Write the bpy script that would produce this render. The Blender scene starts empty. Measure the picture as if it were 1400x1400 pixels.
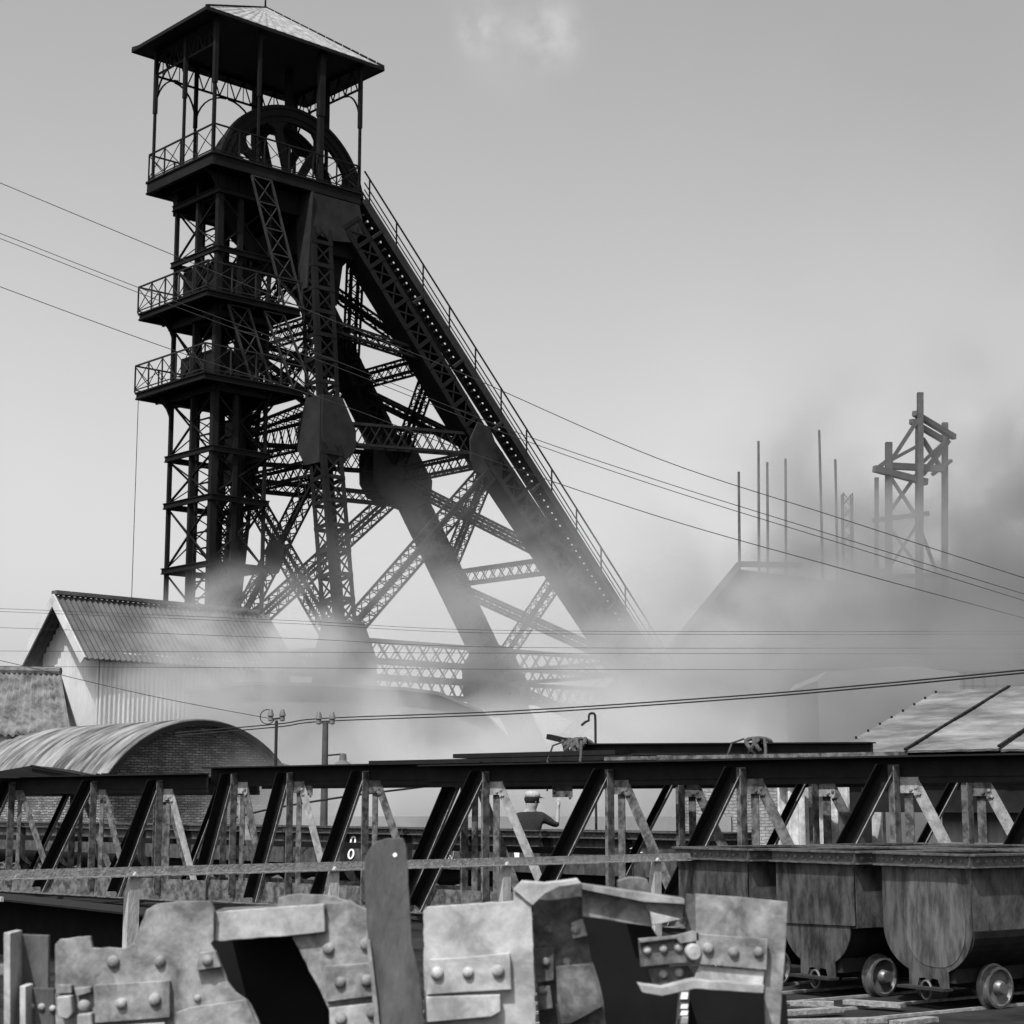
import bpy, bmesh, math, random
from mathutils import Vector, Matrix
random.seed(7)
C = bpy.context.scene.collection
sc = bpy.context.scene
R = math.radians
# ------------------------------------------------------------------ camera
TILT = 9.2; FPX = 2463.0; EYE = 1.65
cam = bpy.data.cameras.new('camera'); co = bpy.data.objects.new('camera', cam); C.objects.link(co)
co.location = (0, 0, EYE); co.rotation_euler = (R(90 + TILT), 0, 0)
cam.sensor_width = 36; cam.lens = FPX / 1400 * 36; cam.clip_end = 3000; cam.clip_start = .05
cam.dof.use_dof = True; cam.dof.focus_distance = 26; cam.dof.aperture_fstop = 8.5
sc.camera = co
# ------------------------------------------------------------------ sky and sun
SUN = Vector((-.42, -.90, 1.5)).normalized()
w = bpy.data.worlds.new('World'); sc.world = w; w.use_nodes = True
nt = w.node_tree; N = nt.nodes; L = nt.links
bg = N['Background']; bg.inputs[1].default_value = .112
sky = N.new('ShaderNodeTexSky'); sky.sky_type = 'NISHITA'; sky.sun_disc = False
sky.sun_elevation = math.asin(SUN.z); sky.sun_rotation = math.atan2(SUN.x, SUN.y)
sky.dust_density = 4.0; sky.air_density = 1.0; sky.ozone_density = 1.0
bw = N.new('ShaderNodeRGBToBW'); L.new(sky.outputs[0], bw.inputs[0])
tc = N.new('ShaderNodeTexCoord')
def cloud(direction, radius, amp, scale):
    d = N.new('ShaderNodeVectorMath'); d.operation = 'DISTANCE'; L.new(tc.outputs['Generated'], d.inputs[0])
    d.inputs[1].default_value = direction
    mr = N.new('ShaderNodeMapRange'); L.new(d.outputs['Value'], mr.inputs[0])
    mr.inputs[1].default_value = radius; mr.inputs[2].default_value = 0; mr.interpolation_type = 'SMOOTHSTEP'
    nz = N.new('ShaderNodeTexNoise'); L.new(tc.outputs['Generated'], nz.inputs[0])
    nz.inputs['Scale'].default_value = scale; nz.inputs['Detail'].default_value = 5
    r2 = N.new('ShaderNodeMapRange'); L.new(nz.outputs[0], r2.inputs[0])
    r2.inputs[1].default_value = .36; r2.inputs[2].default_value = .7
    m = N.new('ShaderNodeMath'); m.operation = 'MULTIPLY'; L.new(mr.outputs[0], m.inputs[0]); L.new(r2.outputs[0], m.inputs[1])
    k = N.new('ShaderNodeMath'); k.operation = 'MULTIPLY'; L.new(m.outputs[0], k.inputs[0]); k.inputs[1].default_value = amp
    return k.outputs[0]
def pray(u, v):
    a = (u - 700) / FPX; b = (700 - v) / FPX; t = R(TILT)
    return Vector((a, math.cos(t) - b * math.sin(t), math.sin(t) + b * math.cos(t)))
acc = None
for (u, v, rr, amp, s) in [(655, 38, .020, .9, 60), (752, 45, .028, .9, 50), (700, 40, .05, .3, 22), (1180, 700, .22, .15, 7), (1370, 560, .18, -.35, 6), (1300, 150, .30, -.28, 2.5), (150, 500, .25, .22, 3), (950, 600, .10, .15, 12)]:
    c = cloud(pray(u, v).normalized(), rr, amp, s)
    if acc is None: acc = c
    else:
        a = N.new('ShaderNodeMath'); a.operation = 'ADD'; L.new(acc, a.inputs[0]); L.new(c, a.inputs[1]); acc = a.outputs[0]
a = N.new('ShaderNodeMath'); a.operation = 'ADD'; L.new(acc, a.inputs[0]); L.new(bw.outputs[0], a.inputs[1])
L.new(a.outputs[0], bg.inputs[0])
sd = bpy.data.lights.new('sun', 'SUN'); so = bpy.data.objects.new('sun', sd); C.objects.link(so)
sd.energy = 3.1; sd.angle = R(.55); so.rotation_euler = SUN.to_track_quat('Z', 'Y').to_euler()
sc.view_settings.view_transform = 'Standard'; sc.view_settings.look = 'None'; sc.view_settings.exposure = 1.1
sc.cycles.volume_step_rate = .5; sc.cycles.volume_bounces = 1; sc.cycles.max_bounces = 6
sc.cycles.use_denoising = True
# ------------------------------------------------------------------ pixel ray on a plane y = Y (surveying the photograph)
def at(u, v, Y):
    r = pray(u, v); return Vector((0, 0, EYE)) + r * (Y / r.y)
# ------------------------------------------------------------------ materials (all greys: a black and white photograph)
def mat(name, base, rough=.7, metal=0., var=.25, scale=3., bump=.0, bscale=40., stretch=(1, 1, 1), dark=None, coords='Position', spec=.3, ramp=(.32, .68), axis=None, big=None):
    m = bpy.data.materials.new(name); m.use_nodes = True
    t = m.node_tree; n = t.nodes; l = t.links; b = n['Principled BSDF']
    b.inputs['Roughness'].default_value = rough; b.inputs['Metallic'].default_value = metal
    b.inputs['Specular IOR Level'].default_value = spec if base > .05 else .08
    g = n.new('ShaderNodeNewGeometry') if coords == 'Position' else n.new('ShaderNodeTexCoord')
    src = g.outputs['Position'] if coords == 'Position' else g.outputs['Object']
    if axis is not None:
        A_ = Vector(axis[0]).normalized(); B_ = A_.cross(Vector((0, 0, 1))); ks = axis[1]; cbn = n.new('ShaderNodeCombineXYZ')
        for i_, (vv, kk) in enumerate(((A_, ks[0]), (B_, ks[1]), (Vector((0, 0, 1)), ks[2]))):
            dp = n.new('ShaderNodeVectorMath'); dp.operation = 'DOT_PRODUCT'; l.new(src, dp.inputs[0]); dp.inputs[1].default_value = vv * kk; l.new(dp.outputs['Value'], cbn.inputs[i_])
        src = cbn.outputs[0]
    mp = n.new('ShaderNodeMapping'); l.new(src, mp.inputs[0]); mp.inputs['Scale'].default_value = stretch
    z = n.new('ShaderNodeTexNoise'); l.new(mp.outputs[0], z.inputs[0]); z.inputs['Scale'].default_value = scale; z.inputs['Detail'].default_value = 8; z.inputs['Roughness'].default_value = .65
    cr = n.new('ShaderNodeValToRGB'); l.new(z.outputs[0], cr.inputs[0])
    lo = base * (1 - var); hi = base * (1 + var)
    if dark is not None: lo = dark
    cr.color_ramp.elements[0].position = ramp[0]; cr.color_ramp.elements[1].position = ramp[1]
    cr.color_ramp.elements[0].color = (lo, lo, lo, 1); cr.color_ramp.elements[1].color = (hi, hi, hi, 1)
    colout = cr.outputs[0]
    if big:
        zb_ = n.new('ShaderNodeTexNoise'); l.new(mp.outputs[0], zb_.inputs[0]); zb_.inputs['Scale'].default_value = big[0]; zb_.inputs['Detail'].default_value = 9; zb_.inputs['Roughness'].default_value = .68; zb_.inputs['Distortion'].default_value = .4
        mb_ = n.new('ShaderNodeMapRange'); l.new(zb_.outputs[0], mb_.inputs[0]); mb_.inputs[1].default_value = .38; mb_.inputs[2].default_value = .62; mb_.inputs[3].default_value = 1 - big[1]; mb_.inputs[4].default_value = 1 + big[1]
        sc_ = n.new('ShaderNodeVectorMath'); sc_.operation = 'SCALE'; l.new(colout, sc_.inputs[0]); l.new(mb_.outputs[0], sc_.inputs['Scale']); colout = sc_.outputs[0]
    l.new(colout, b.inputs['Base Color'])
    if bump:
        z2 = n.new('ShaderNodeTexNoise'); l.new(mp.outputs[0], z2.inputs[0]); z2.inputs['Scale'].default_value = bscale; z2.inputs['Detail'].default_value = 6
        bp = n.new('ShaderNodeBump'); bp.inputs['Strength'].default_value = bump; bp.inputs['Distance'].default_value = .02
        l.new(z2.outputs[0], bp.inputs['Height']); l.new(bp.outputs[0], b.inputs['Normal'])
    return m
M = {}
M['tower'] = mat('blackened_steel', .007, .75, 0, .4, .8)
M['tower2'] = mat('blackened_steel_plate', .016, .8, 0, .35, 1.5, .3, 12)
M['ladder'] = mat('worn_steel_rail', .03, .7, 0, .3, 3)
M['roofmetal'] = mat('weathered_roof_sheet', .17, .8, 0, .5, 3.5, .2, 20, (1, 1, 1))
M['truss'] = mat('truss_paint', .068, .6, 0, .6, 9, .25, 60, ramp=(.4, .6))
M['trussd'] = mat('truss_black_and_shade', .010, .6, 0, .3, 5, .2, 60)  # also carries the shade painted on the left-falling diagonals
M['trussl'] = mat('truss_primer_lit_edge', .19, .65, 0, .45, 9, .3, 60)
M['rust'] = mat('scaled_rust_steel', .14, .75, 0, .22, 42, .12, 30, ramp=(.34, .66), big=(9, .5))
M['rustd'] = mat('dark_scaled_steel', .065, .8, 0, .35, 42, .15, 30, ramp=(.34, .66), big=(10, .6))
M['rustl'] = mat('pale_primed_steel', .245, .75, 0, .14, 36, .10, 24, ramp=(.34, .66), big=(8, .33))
M['midplate'] = mat('bare_grey_plate', .058, .6, .0, .45, 14, .3, 50, (1, 1, .3))
M['shade'] = mat('painted_shade_black', .008, .95, 0, .3, 5)  # near-black with deep shade put into the colour
M['tub'] = mat('tub_sheet', .05, .5, .35, .55, 9, .25, 50, (1, 1, .35), coords='Object', ramp=(.4, .6))
M['tubd'] = mat('tub_side_sheet', .052, .6, .2, .7, 9, .3, 40, (1, 1, .5), coords='Object')
M['tubl'] = mat('tub_polished_sheet', .06, .45, .35, .5, 11, .15, 70, (1, 1, .25), coords='Object', ramp=(.4, .6)); M['tubp'] = mat('tub_rubbed_sheen', .085, .42, .35, .45, 12, .15, 70, (1, 1, .25), coords='Object', ramp=(.4, .6)); M['belly'] = mat('tub_belly_shade', .012, .9, 0, .4, 6)  # belly colour includes the shade under the curved side
M['rim'] = mat('tub_rim', .08, .45, .4, .5, 20, .2, 60, coords='Object')
M['wheel'] = mat('wheel_steel', .12, .4, .5, .4, 12, .2, 60, coords='Object')
M['axle'] = mat('undercarriage', .02, .8, 0, .3, 8)
M['coal'] = mat('coal', .012, .8, 0, .5, 20, .6, 60)
M['ground'] = mat('coal_dust_ground', .014, .95, 0, .8, 1.2, .8, 8)
M['rail'] = mat('worn_rail', .32, .4, .5, .4, 14)
M['sleeper'] = mat('sleeper_timber', .16, .9, 0, .5, 10, .5, 40)
M['wood'] = mat('scaffold_timber', .05, .9, 0, .3, 4)
M['bar'] = mat('galvanised_angle', .15, .7, 0, .45, 22, .5, 60)
M['stake'] = mat('stake_timber', .24, .8, 0, .35, 10, .4, 60, (1, 1, .3))
M['corr'] = mat('corrugated_wall', .33, .7, 0, .2, 1.2, .1, 20, (1, 1, .2))
M['corrd'] = mat('rusty_corrugated_sheet', .36, .7, .0, .45, 6, .3, 30)
M['tile'] = mat('roof_tile', .09, .9, 0, .7, 2.8, .4, 14)
M['tiled'] = mat('dark_tile', .052, .9, 0, .4, 1.2, .3, 12)
M['vault'] = mat('vault_sheet', .10, .8, 0, .75, 1, .3, 6, ramp=(.4, .62), axis=((-.677, .736, 0), (4.5, .45, .6)))
M['shedroof'] = mat('felt_roof', .095, .85, 0, .45, 1, .5, 9, ramp=(.36, .64), axis=((.746, -.666, 0), (1.2, 3.2, 3.2)), big=(.6, .3))
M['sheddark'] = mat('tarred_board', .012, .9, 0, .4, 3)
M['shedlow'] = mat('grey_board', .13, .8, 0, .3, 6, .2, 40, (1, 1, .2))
M['bldg'] = mat('far_building_wall', .16, .9, 0, .2, .6)
M['bldgroof'] = mat('far_building_roof', .07, .9, 0, .2, .5)
M['wire'] = mat('wire', .02, .8)
M['rope'] = mat('hemp_rope', .05, .9, 0, .4, 20)
M['paint'] = mat('white_paint', .75, .8, 0, .15, 30)
M['chalk'] = mat('chalk', .45, .9, 0, .3, 30)
M['cloth'] = mat('dark_wool', .018, .95, 0, .3, 30)
M['trouser'] = mat('work_trousers', .03, .95, 0, .3, 20)
M['skin'] = mat('skin', .20, .6, 0, .1, 30)
M['capm'] = mat('pale_cap', .22, .9, 0, .3, 30)
M['porcelain'] = mat('insulator', .08, .3)
M['sheet'] = mat('stacked_sheet', .75, .8, 0, .25, 8, .3, 20)
M['slag'] = mat('slag_heap', .05, .95, 0, .4, .5)
def brick(name, c1, c2, mo, axis):
    m = bpy.data.materials.new(name); m.use_nodes = True
    t = m.node_tree; n = t.nodes; l = t.links; b = n['Principled BSDF']; b.inputs['Roughness'].default_value = .9
    g = n.new('ShaderNodeNewGeometry'); 
    dt = n.new('ShaderNodeVectorMath'); dt.operation = 'DOT_PRODUCT'; l.new(g.outputs['Position'], dt.inputs[0]); dt.inputs[1].default_value = axis
    sp = n.new('ShaderNodeSeparateXYZ'); l.new(g.outputs['Position'], sp.inputs[0])
    cb = n.new('ShaderNodeCombineXYZ'); l.new(dt.outputs['Value'], cb.inputs[0]); l.new(sp.outputs[2], cb.inputs[1])
    nz = n.new('ShaderNodeTexNoise'); l.new(g.outputs['Position'], nz.inputs[0]); nz.inputs['Scale'].default_value = 6; nz.inputs['Detail'].default_value = 5
    ad = n.new('ShaderNodeVectorMath'); ad.operation = 'MULTIPLY_ADD'; l.new(nz.outputs['Color'], ad.inputs[0]); ad.inputs[1].default_value = (.09, .07, 0); l.new(cb.outputs[0], ad.inputs[2])
    bk = n.new('ShaderNodeTexBrick'); l.new(ad.outputs[0], bk.inputs[0])
    bk.inputs['Scale'].default_value = 1; bk.inputs['Brick Width'].default_value = .19; bk.inputs['Row Height'].default_value = .062; bk.inputs['Mortar Size'].default_value = .012
    for i, c in (('Color1', c1), ('Color2', c2), ('Mortar', mo)): bk.inputs[i].default_value = (c, c, c, 1)
    z = n.new('ShaderNodeTexNoise'); l.new(g.outputs['Position'], z.inputs[0]); z.inputs['Scale'].default_value = 2.5; z.inputs['Detail'].default_value = 7
    mr = n.new('ShaderNodeMapRange'); l.new(z.outputs[0], mr.inputs[0]); mr.inputs[1].default_value = .3; mr.inputs[2].default_value = .7; mr.inputs[3].default_value = .55; mr.inputs[4].default_value = 1.4
    mx = n.new('ShaderNodeVectorMath'); mx.operation = 'SCALE'; l.new(bk.outputs[0], mx.inputs[0]); l.new(mr.outputs[0], mx.inputs['Scale'])
    l.new(mx.outputs[0], b.inputs['Base Color'])
    bp = n.new('ShaderNodeBump'); bp.inputs['Strength'].default_value = .8; bp.inputs['Distance'].default_value = .02; bp.invert = True
    l.new(bk.outputs['Fac'], bp.inputs['Height']); l.new(bp.outputs[0], b.inputs['Normal'])
    return m
M['brickd'] = brick('sooty_brick', .17, .07, .03, (.059, 1.413, 0))
M['brickp'] = brick('pale_brick', .20, .16, .10, (.08, -1.412, 0))
# ------------------------------------------------------------------ mesh building
def perp(d):
    d = d.normalized(); up = Vector((0, 0, 1))
    if abs(d.z) > .97: up = Vector((0, 1, 0))
    s = d.cross(up).normalized(); return s, s.cross(d).normalized()
class MB:
    def __init__(s): s.v = []; s.f = []; s.sm = []
    def add(s, vs, fs, smooth=False):
        o = len(s.v); s.v += [Vector(q) for q in vs]; s.f += [tuple(i + o for i in f) for f in fs]; s.sm += [smooth] * len(fs)
    def box8(s, c): s.add(c, [(0, 3, 2, 1), (4, 5, 6, 7), (0, 1, 5, 4), (1, 2, 6, 5), (2, 3, 7, 6), (3, 0, 4, 7)])
    def beam(s, p0, p1, w, h, side=None):
        p0 = Vector(p0); p1 = Vector(p1); d = p1 - p0
        if side is None: a, b = perp(d)
        else:
            a = Vector(side); a = (a - d.normalized() * a.dot(d.normalized())).normalized(); b = a.cross(d.normalized()).normalized()
        a = a * w / 2; b = b * h / 2
        s.box8([p0 - a - b, p0 + a - b, p0 + a + b, p0 - a + b, p1 - a - b, p1 + a - b, p1 + a + b, p1 - a + b])
    def box(s, c, sx, sy, sz, X=Vector((1, 0, 0)), Y=Vector((0, 1, 0)), Z=Vector((0, 0, 1))):
        c = Vector(c); a = X * sx / 2; b = Y * sy / 2; d = Z * sz / 2
        s.box8([c - a - b - d, c + a - b - d, c + a + b - d, c - a + b - d, c - a - b + d, c + a - b + d, c + a + b + d, c - a + b + d])
    def tube(s, pts, r, n=8, closed=False):
        pts = [Vector(p) for p in pts]; m = len(pts); vs = []; fs = []
        for i, p in enumerate(pts):
            if closed: d = pts[(i + 1) % m] - pts[i - 1]
            else: d = pts[min(i + 1, m - 1)] - pts[max(i - 1, 0)]
            a, b = perp(d); rr = r[i] if isinstance(r, (list, tuple)) else r
            for k in range(n):
                t = 2 * math.pi * k / n; vs.append(p + a * math.cos(t) * rr + b * math.sin(t) * rr)
        for i in range(m if closed else m - 1):
            j = (i + 1) % m
            for k in range(n): fs.append((i * n + k, i * n + (k + 1) % n, j * n + (k + 1) % n, j * n + k))
        if not closed: fs.append(tuple(range(n))[::-1]); fs.append(tuple((m - 1) * n + k for k in range(n)))
        s.add(vs, fs, True)
    def prism(s, pts, off):
        """pts: polygon in space, extruded by vector off"""
        n = len(pts); off = Vector(off); vs = [Vector(p) for p in pts] + [Vector(p) + off for p in pts]
        fs = [tuple(range(n)), tuple(range(2 * n - 1, n - 1, -1))] + [(i, i + n, (i + 1) % n + n, (i + 1) % n) for i in range(n)]
        s.add(vs, fs)
    def lathe(s, prof, c, ax, n=24):
        """prof: (radius, axial)"""
        c = Vector(c); ax = Vector(ax).normalized(); a, b = perp(ax); vs = []; fs = []; m = len(prof)
        for (r, h) in prof:
            for k in range(n):
                t = 2 * math.pi * k / n; vs.append(c + ax * h + (a * math.cos(t) + b * math.sin(t)) * r)
        for i in range(m - 1):
            for k in range(n): fs.append((i * n + k, i * n + (k + 1) % n, (i + 1) * n + (k + 1) % n, (i + 1) * n + k))
        if prof[0][0] > 1e-4: fs.append(tuple(range(n))[::-1])
        if prof[-1][0] > 1e-4: fs.append(tuple((m - 1) * n + k for k in range(n)))
        s.add(vs, fs, True)
    def ring(s, c, ax, r0, r1, wd, n=48, a0=0, a1=2 * math.pi):
        c = Vector(c); ax = Vector(ax).normalized(); a, b = perp(ax); vs = []; fs = []; full = abs(a1 - a0 - 2 * math.pi) < 1e-6
        m = n if full else n + 1
        for k in range(m):
            t = a0 + (a1 - a0) * k / n; e = a * math.cos(t) + b * math.sin(t)
            vs += [c + e * r0 - ax * wd / 2, c + e * r1 - ax * wd / 2, c + e * r1 + ax * wd / 2, c + e * r0 + ax * wd / 2]
        for k in range(n):
            j = (k + 1) % m
            for q in range(4): fs.append((k * 4 + q, k * 4 + (q + 1) % 4, j * 4 + (q + 1) % 4, j * 4 + q))
        if not full: fs.append((0, 3, 2, 1)); fs.append((4 * n, 4 * n + 1, 4 * n + 2, 4 * n + 3))
        s.add(vs, fs)
    def build(s, name, m, parent=None, bevel=0):
        me = bpy.data.meshes.new(name); me.from_pydata([tuple(q) for q in s.v], [], s.f)
        me.polygons.foreach_set('use_smooth', s.sm); me.update()
        bm = bmesh.new(); bm.from_mesh(me); bmesh.ops.recalc_face_normals(bm, faces=bm.faces)
        if any(s.sm):
            for e in bm.edges:
                if len(e.link_faces) == 2 and e.calc_face_angle(0) > .7: e.smooth = False
        bm.to_mesh(me); bm.free()
        me.materials.append(m)
        o = bpy.data.objects.new(name, me); C.objects.link(o)
        if bevel:
            bv = o.modifiers.new('bevel', 'BEVEL'); bv.width = bevel; bv.segments = 2; bv.limit_method = 'ANGLE'
        if parent:
            o.parent = parent
            if parent.type == 'EMPTY': o.matrix_parent_inverse = Matrix.Translation(parent.location).inverted()
            elif parent.parent and parent.parent.type == 'EMPTY': o.matrix_parent_inverse = Matrix.Identity(4) ; 
        return o
def tag(o, label=None, cat=None, group=None, kind=None):
    for k, q in (('label', label), ('category', cat), ('group', group), ('kind', kind)):
        if q: o[k] = q
    return o
def thing(name, loc, label, cat, group=None):
    o = bpy.data.objects.new(name, None); C.objects.link(o); o.location = loc; o.empty_display_size = .3
    return tag(o, label, cat, group)
def copy_tree(o, parent=None):
    c = o.copy(); C.objects.link(c); c.parent = parent
    for ch in list(o.children): copy_tree(ch, c)
    return c
def lat(mb, p0, p1, w, h, side, chord=.12, lace=.05, pitch=None, faces=(1, 1, 1, 1), solid=()):
    """laced box member: four corner angles and X lacing; w along side, h across"""
    p0 = Vector(p0); p1 = Vector(p1); d = (p1 - p0); ln = d.length; d.normalize()
    a = Vector(side); a = (a - d * a.dot(d)).normalized(); b = a.cross(d).normalized()
    cs = [(-1, -1), (1, -1), (1, 1), (-1, 1)]
    P = lambda i, t: p0 + d * (ln * t) + a * cs[i][0] * w / 2 + b * cs[i][1] * h / 2
    for i in range(4):
        sx, sy = cs[i]
        q0 = P(i, 0) - a * sx * chord / 2; q1 = P(i, 1) - a * sx * chord / 2
        mb.beam(q0, q1, chord, .02, a)
        q0 = P(i, 0) - b * sy * chord / 2; q1 = P(i, 1) - b * sy * chord / 2
        mb.beam(q0, q1, .02, chord, a)
    if pitch is None: pitch = (w + h) / 2
    n = max(1, round(ln / pitch))
    for f in range(4):
        if f in solid:
            i, j = f, (f + 1) % 4; off = (a * (cs[i][0] + cs[j][0]) + b * (cs[i][1] + cs[j][1])) / 2
            m0 = (P(i, 0) + P(j, 0)) / 2 - off * .015; m1 = (P(i, 1) + P(j, 1)) / 2 - off * .015
            wd = ((w if f % 2 == 0 else h) - .03)
            mb.beam(m0, m1, wd if f % 2 == 0 else .012, .012 if f % 2 == 0 else wd, a); continue
        if not faces[f]: continue
        i, j = f, (f + 1) % 4
        for k in range(n):
            t0, t1 = k / n, (k + 1) / n
            nrm = (a * (cs[i][0] + cs[j][0]) + b * (cs[i][1] + cs[j][1])).normalized()
            mb.beam(P(i, t0), P(j, t1), lace, .014, d.cross(nrm) + d)
            if faces[f] > 1 or faces[f] == 1: mb.beam(P(j, t0) - nrm * .015, P(i, t1) - nrm * .015, lace, .014, d.cross(nrm) - d)
            if k and faces[f] > 1: mb.beam(P(i, t0), P(j, t0), lace * 2.2, .05, d)
# ------------------------------------------------------------------ ground
g = MB(); S = 900
for i in range(1): g.add([(-S, -30, 0), (S, -30, 0), (S, 2 * S, 0), (-S, 2 * S, 0)], [(0, 1, 2, 3)])
tag(g.build('ground', M['ground']), kind='structure')

# ================================================================== main headframe
TH = R(42.6)
TU = Vector((math.cos(TH), math.sin(TH), 0)); TV = Vector((-math.sin(TH), math.cos(TH), 0)); TO = Vector((-11.69, 67.3, 0)); Z = Vector((0, 0, 1))
def W(u, v, z): return TO + TU * u + TV * v + Z * z
hf = thing('winding_headframe', W(4, 2.5, 0), 'tall black riveted steel pithead frame with roofed sheave platform and raking back legs', 'headframe')
T = M['tower']
# roof
mb = MB()
zc = 32.62; A = [(-.58, -.16), (8.33, -.16), (8.33, 5.46), (-.58, 5.46)]; ap = W(4.1, 2.65, 35.0)
mb.prism([W(a, b, zc - .1) for a, b in A], Z * .1); mb.build('roof_ceiling', T, hf)
mb = MB()
for i in range(4):
    a0, b0 = A[i]; a1, b1 = A[(i + 1) % 4]
    mb.beam(W(a0, b0, zc - .05), W(a1, b1, zc - .05), .05, .15)
mb.build('eave_board', T, hf)
mb = MB()
for i in range(4):
    p0 = W(*A[i], zc + .03); p1 = W(*A[(i + 1) % 4], zc + .03); nseg = 60
    # sheets with standing seams, each face a thin corrugated slab
    nrm = (p1 - p0).cross(ap - p0).normalized()
    if nrm.z < 0: nrm = -nrm
    vs = []; fs = []
    for k in range(nseg + 1):
        q = p0.lerp(p1, k / nseg) + nrm * (.025 * math.sin(k * 2.1)); vs += [q, q - nrm * .04]
    vs += [ap + Z * .02, ap - Z * .04]; T_ = len(vs) - 2
    for k in range(nseg):
        fs += [(2 * k, 2 * k + 2, T_), (2 * k + 1, T_ + 1, 2 * k + 3), (2 * k, 2 * k + 1, 2 * k + 3, 2 * k + 2)]
    mb.add(vs, fs)
mb.build('roof', M['roofmetal'], hf)
mb = MB()
for i in range(4): 
    p0 = W(*A[i], zc + .06); n_ = 14
    for k in range(n_): mb.beam(p0.lerp(ap, k / n_), p0.lerp(ap, (k + .9) / n_), .13, .07)
mb.tube([ap, ap + Z * .5], .04)
mb.build('ridge_capping', T, hf)
# top deck
zb = 26.35; mb = MB()
def deck(mb, u0, u1, v0, v1, z, t=.12, eb=.42):
    mb.prism([W(u0, v0, z + eb), W(u1, v0, z + eb), W(u1, v1, z + eb), W(u0, v1, z + eb)], Z * t)
    for a, b, c, d in ((u0, v0, u1, v0), (u1, v0, u1, v1), (u1, v1, u0, v1), (u0, v1, u0, v0)):
        cx, cy = (u0 + u1) / 2, (v0 + v1) / 2
        k = .06; f = lambda u, v: (u + (k if u < cx else -k), v + (k if v < cy else -k))
        a, b = f(a, b); c, d = f(c, d)
        mb.beam(W(a, b, z + eb / 2), W(c, d, z + eb / 2), .05, eb - .01)
        for zz in (z + .02, z + eb + t * .3): 
            mb.beam(W(a, b, zz) , W(c, d, zz), .17, .035)
    n = int((u1 - u0) / .9)
    for i in range(1, n): mb.beam(W(u0 + (u1 - u0) * i / n, v0 + .1, z + eb - .15), W(u0 + (u1 - u0) * i / n, v1 - .1, z + eb - .15), .08, .3)
deck(mb, 0, 7.38, 0, 5.0, zb, .1, .45)
mb.prism([W(.9, .7, zb - .9), W(7.0, .7, zb - .9), W(7.0, .78, zb - .9), W(.9, .78, zb - .9)], Z * .88)
mb.prism([W(.9, 4.2, zb - .9), W(7.0, 4.2, zb - .9), W(7.0, 4.28, zb - .9), W(.9, 4.28, zb - .9)], Z * .88)
mb.prism([W(2.4, .8, zb - .85), W(7.0, .8, zb - .85), W(7.0, 4.2, zb - .85), W(2.4, 4.2, zb - .85)], Z * .05)
mb.build('sheave_deck', T, hf)
def railing(mb, a, b, z, h, n, r=.03, x=True):
    """a,b: (u,v)"""
    P = lambda t, zz: W(a[0] + (b[0] - a[0]) * t, a[1] + (b[1] - a[1]) * t, zz)
    mb.beam(P(0, z + h), P(1, z + h), .06, .06); mb.beam(P(0, z + .1), P(1, z + .1), .04, .04)
    for i in range(n + 1): mb.beam(P(i / n, z), P(i / n, z + h - .03), .05, .05, TU)
    if x:
        for i in range(n):
            mb.beam(P(i / n, z + .12), P((i + 1) / n, z + h - .04), .028, .028); mb.beam(P(i / n, z + h - .04), P((i + 1) / n, z + .12), .028, .022)
zt = zb + .55
for a, b, n in (((.08, .1), (7.3, .1), 6), ((.08, .1), (.08, 4.9), 4), ((.08, 4.9), (7.3, 4.9), 6), ((7.3, .1), (7.3, 4.9), 4)):
    mb = MB(); railing(mb, a, b, zt, 1.15, n); mb.build('railing', T, hf)
# roof columns with brackets
def column(u, v, wd, brs):
    mb = MB(); mb.beam(W(u, v, zb + .4), W(u, v, zc - .1), wd, wd, TU)
    mb.beam(W(u, v, zb + 3.4), W(u, v, zc - .1), wd + .05, wd + .05, TU)
    for (du, dv, rr) in brs:
        pts = []
        for k in range(9):
            t = k / 8 * math.pi / 2; x = rr * (1 - math.cos(t)); zz = (zc - (.25 if rr < .5 else 1.15)) - min(rr, 1.1) * 1.5 + min(rr, 1.1) * 1.5 * math.sin(t)
            pts.append(W(u + du * x, v + dv * x, zz))
        for k in range(8): mb.beam(pts[k], pts[k + 1], .06, .06)
    return mb.build('roof_column', T if wd > .2 else M['tower'], hf)
for u, v, wd, br in [(.1, .16, .12, [(1, 0, .3), (-.6, -.3, .35), (0, 1, .3)]), (2.2, .16, .085, [(1, 0, .3), (-1, 0, .3)]), (5.3, .2, .22, [(1, 0, .4), (-1, 0, .4)]), (7.32, .16, .10, [(0, 1, 1.1), (-1, 0, .4)]),
                     (.1, 2.35, .10, [(0, 1, .3), (0, -1, .3)]), (.1, 4.6, .10, [(0, -1, 1.1), (1, 0, 1.05)]), (2.2, 4.85, .09, [(1, 0, 1.5), (-1, 0, 1.05)]), (5.3, 4.85, .30, [(1, 0, 1.0), (-1, 0, 1.5)]), (7.32, 4.85, .12, [(-1, 0, 1.0), (0, -1, 1.2)]), (5.3, 2.5, .2, []), (7.32, 2.5, .12, [])]:
    column(u, v, wd, br)
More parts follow.
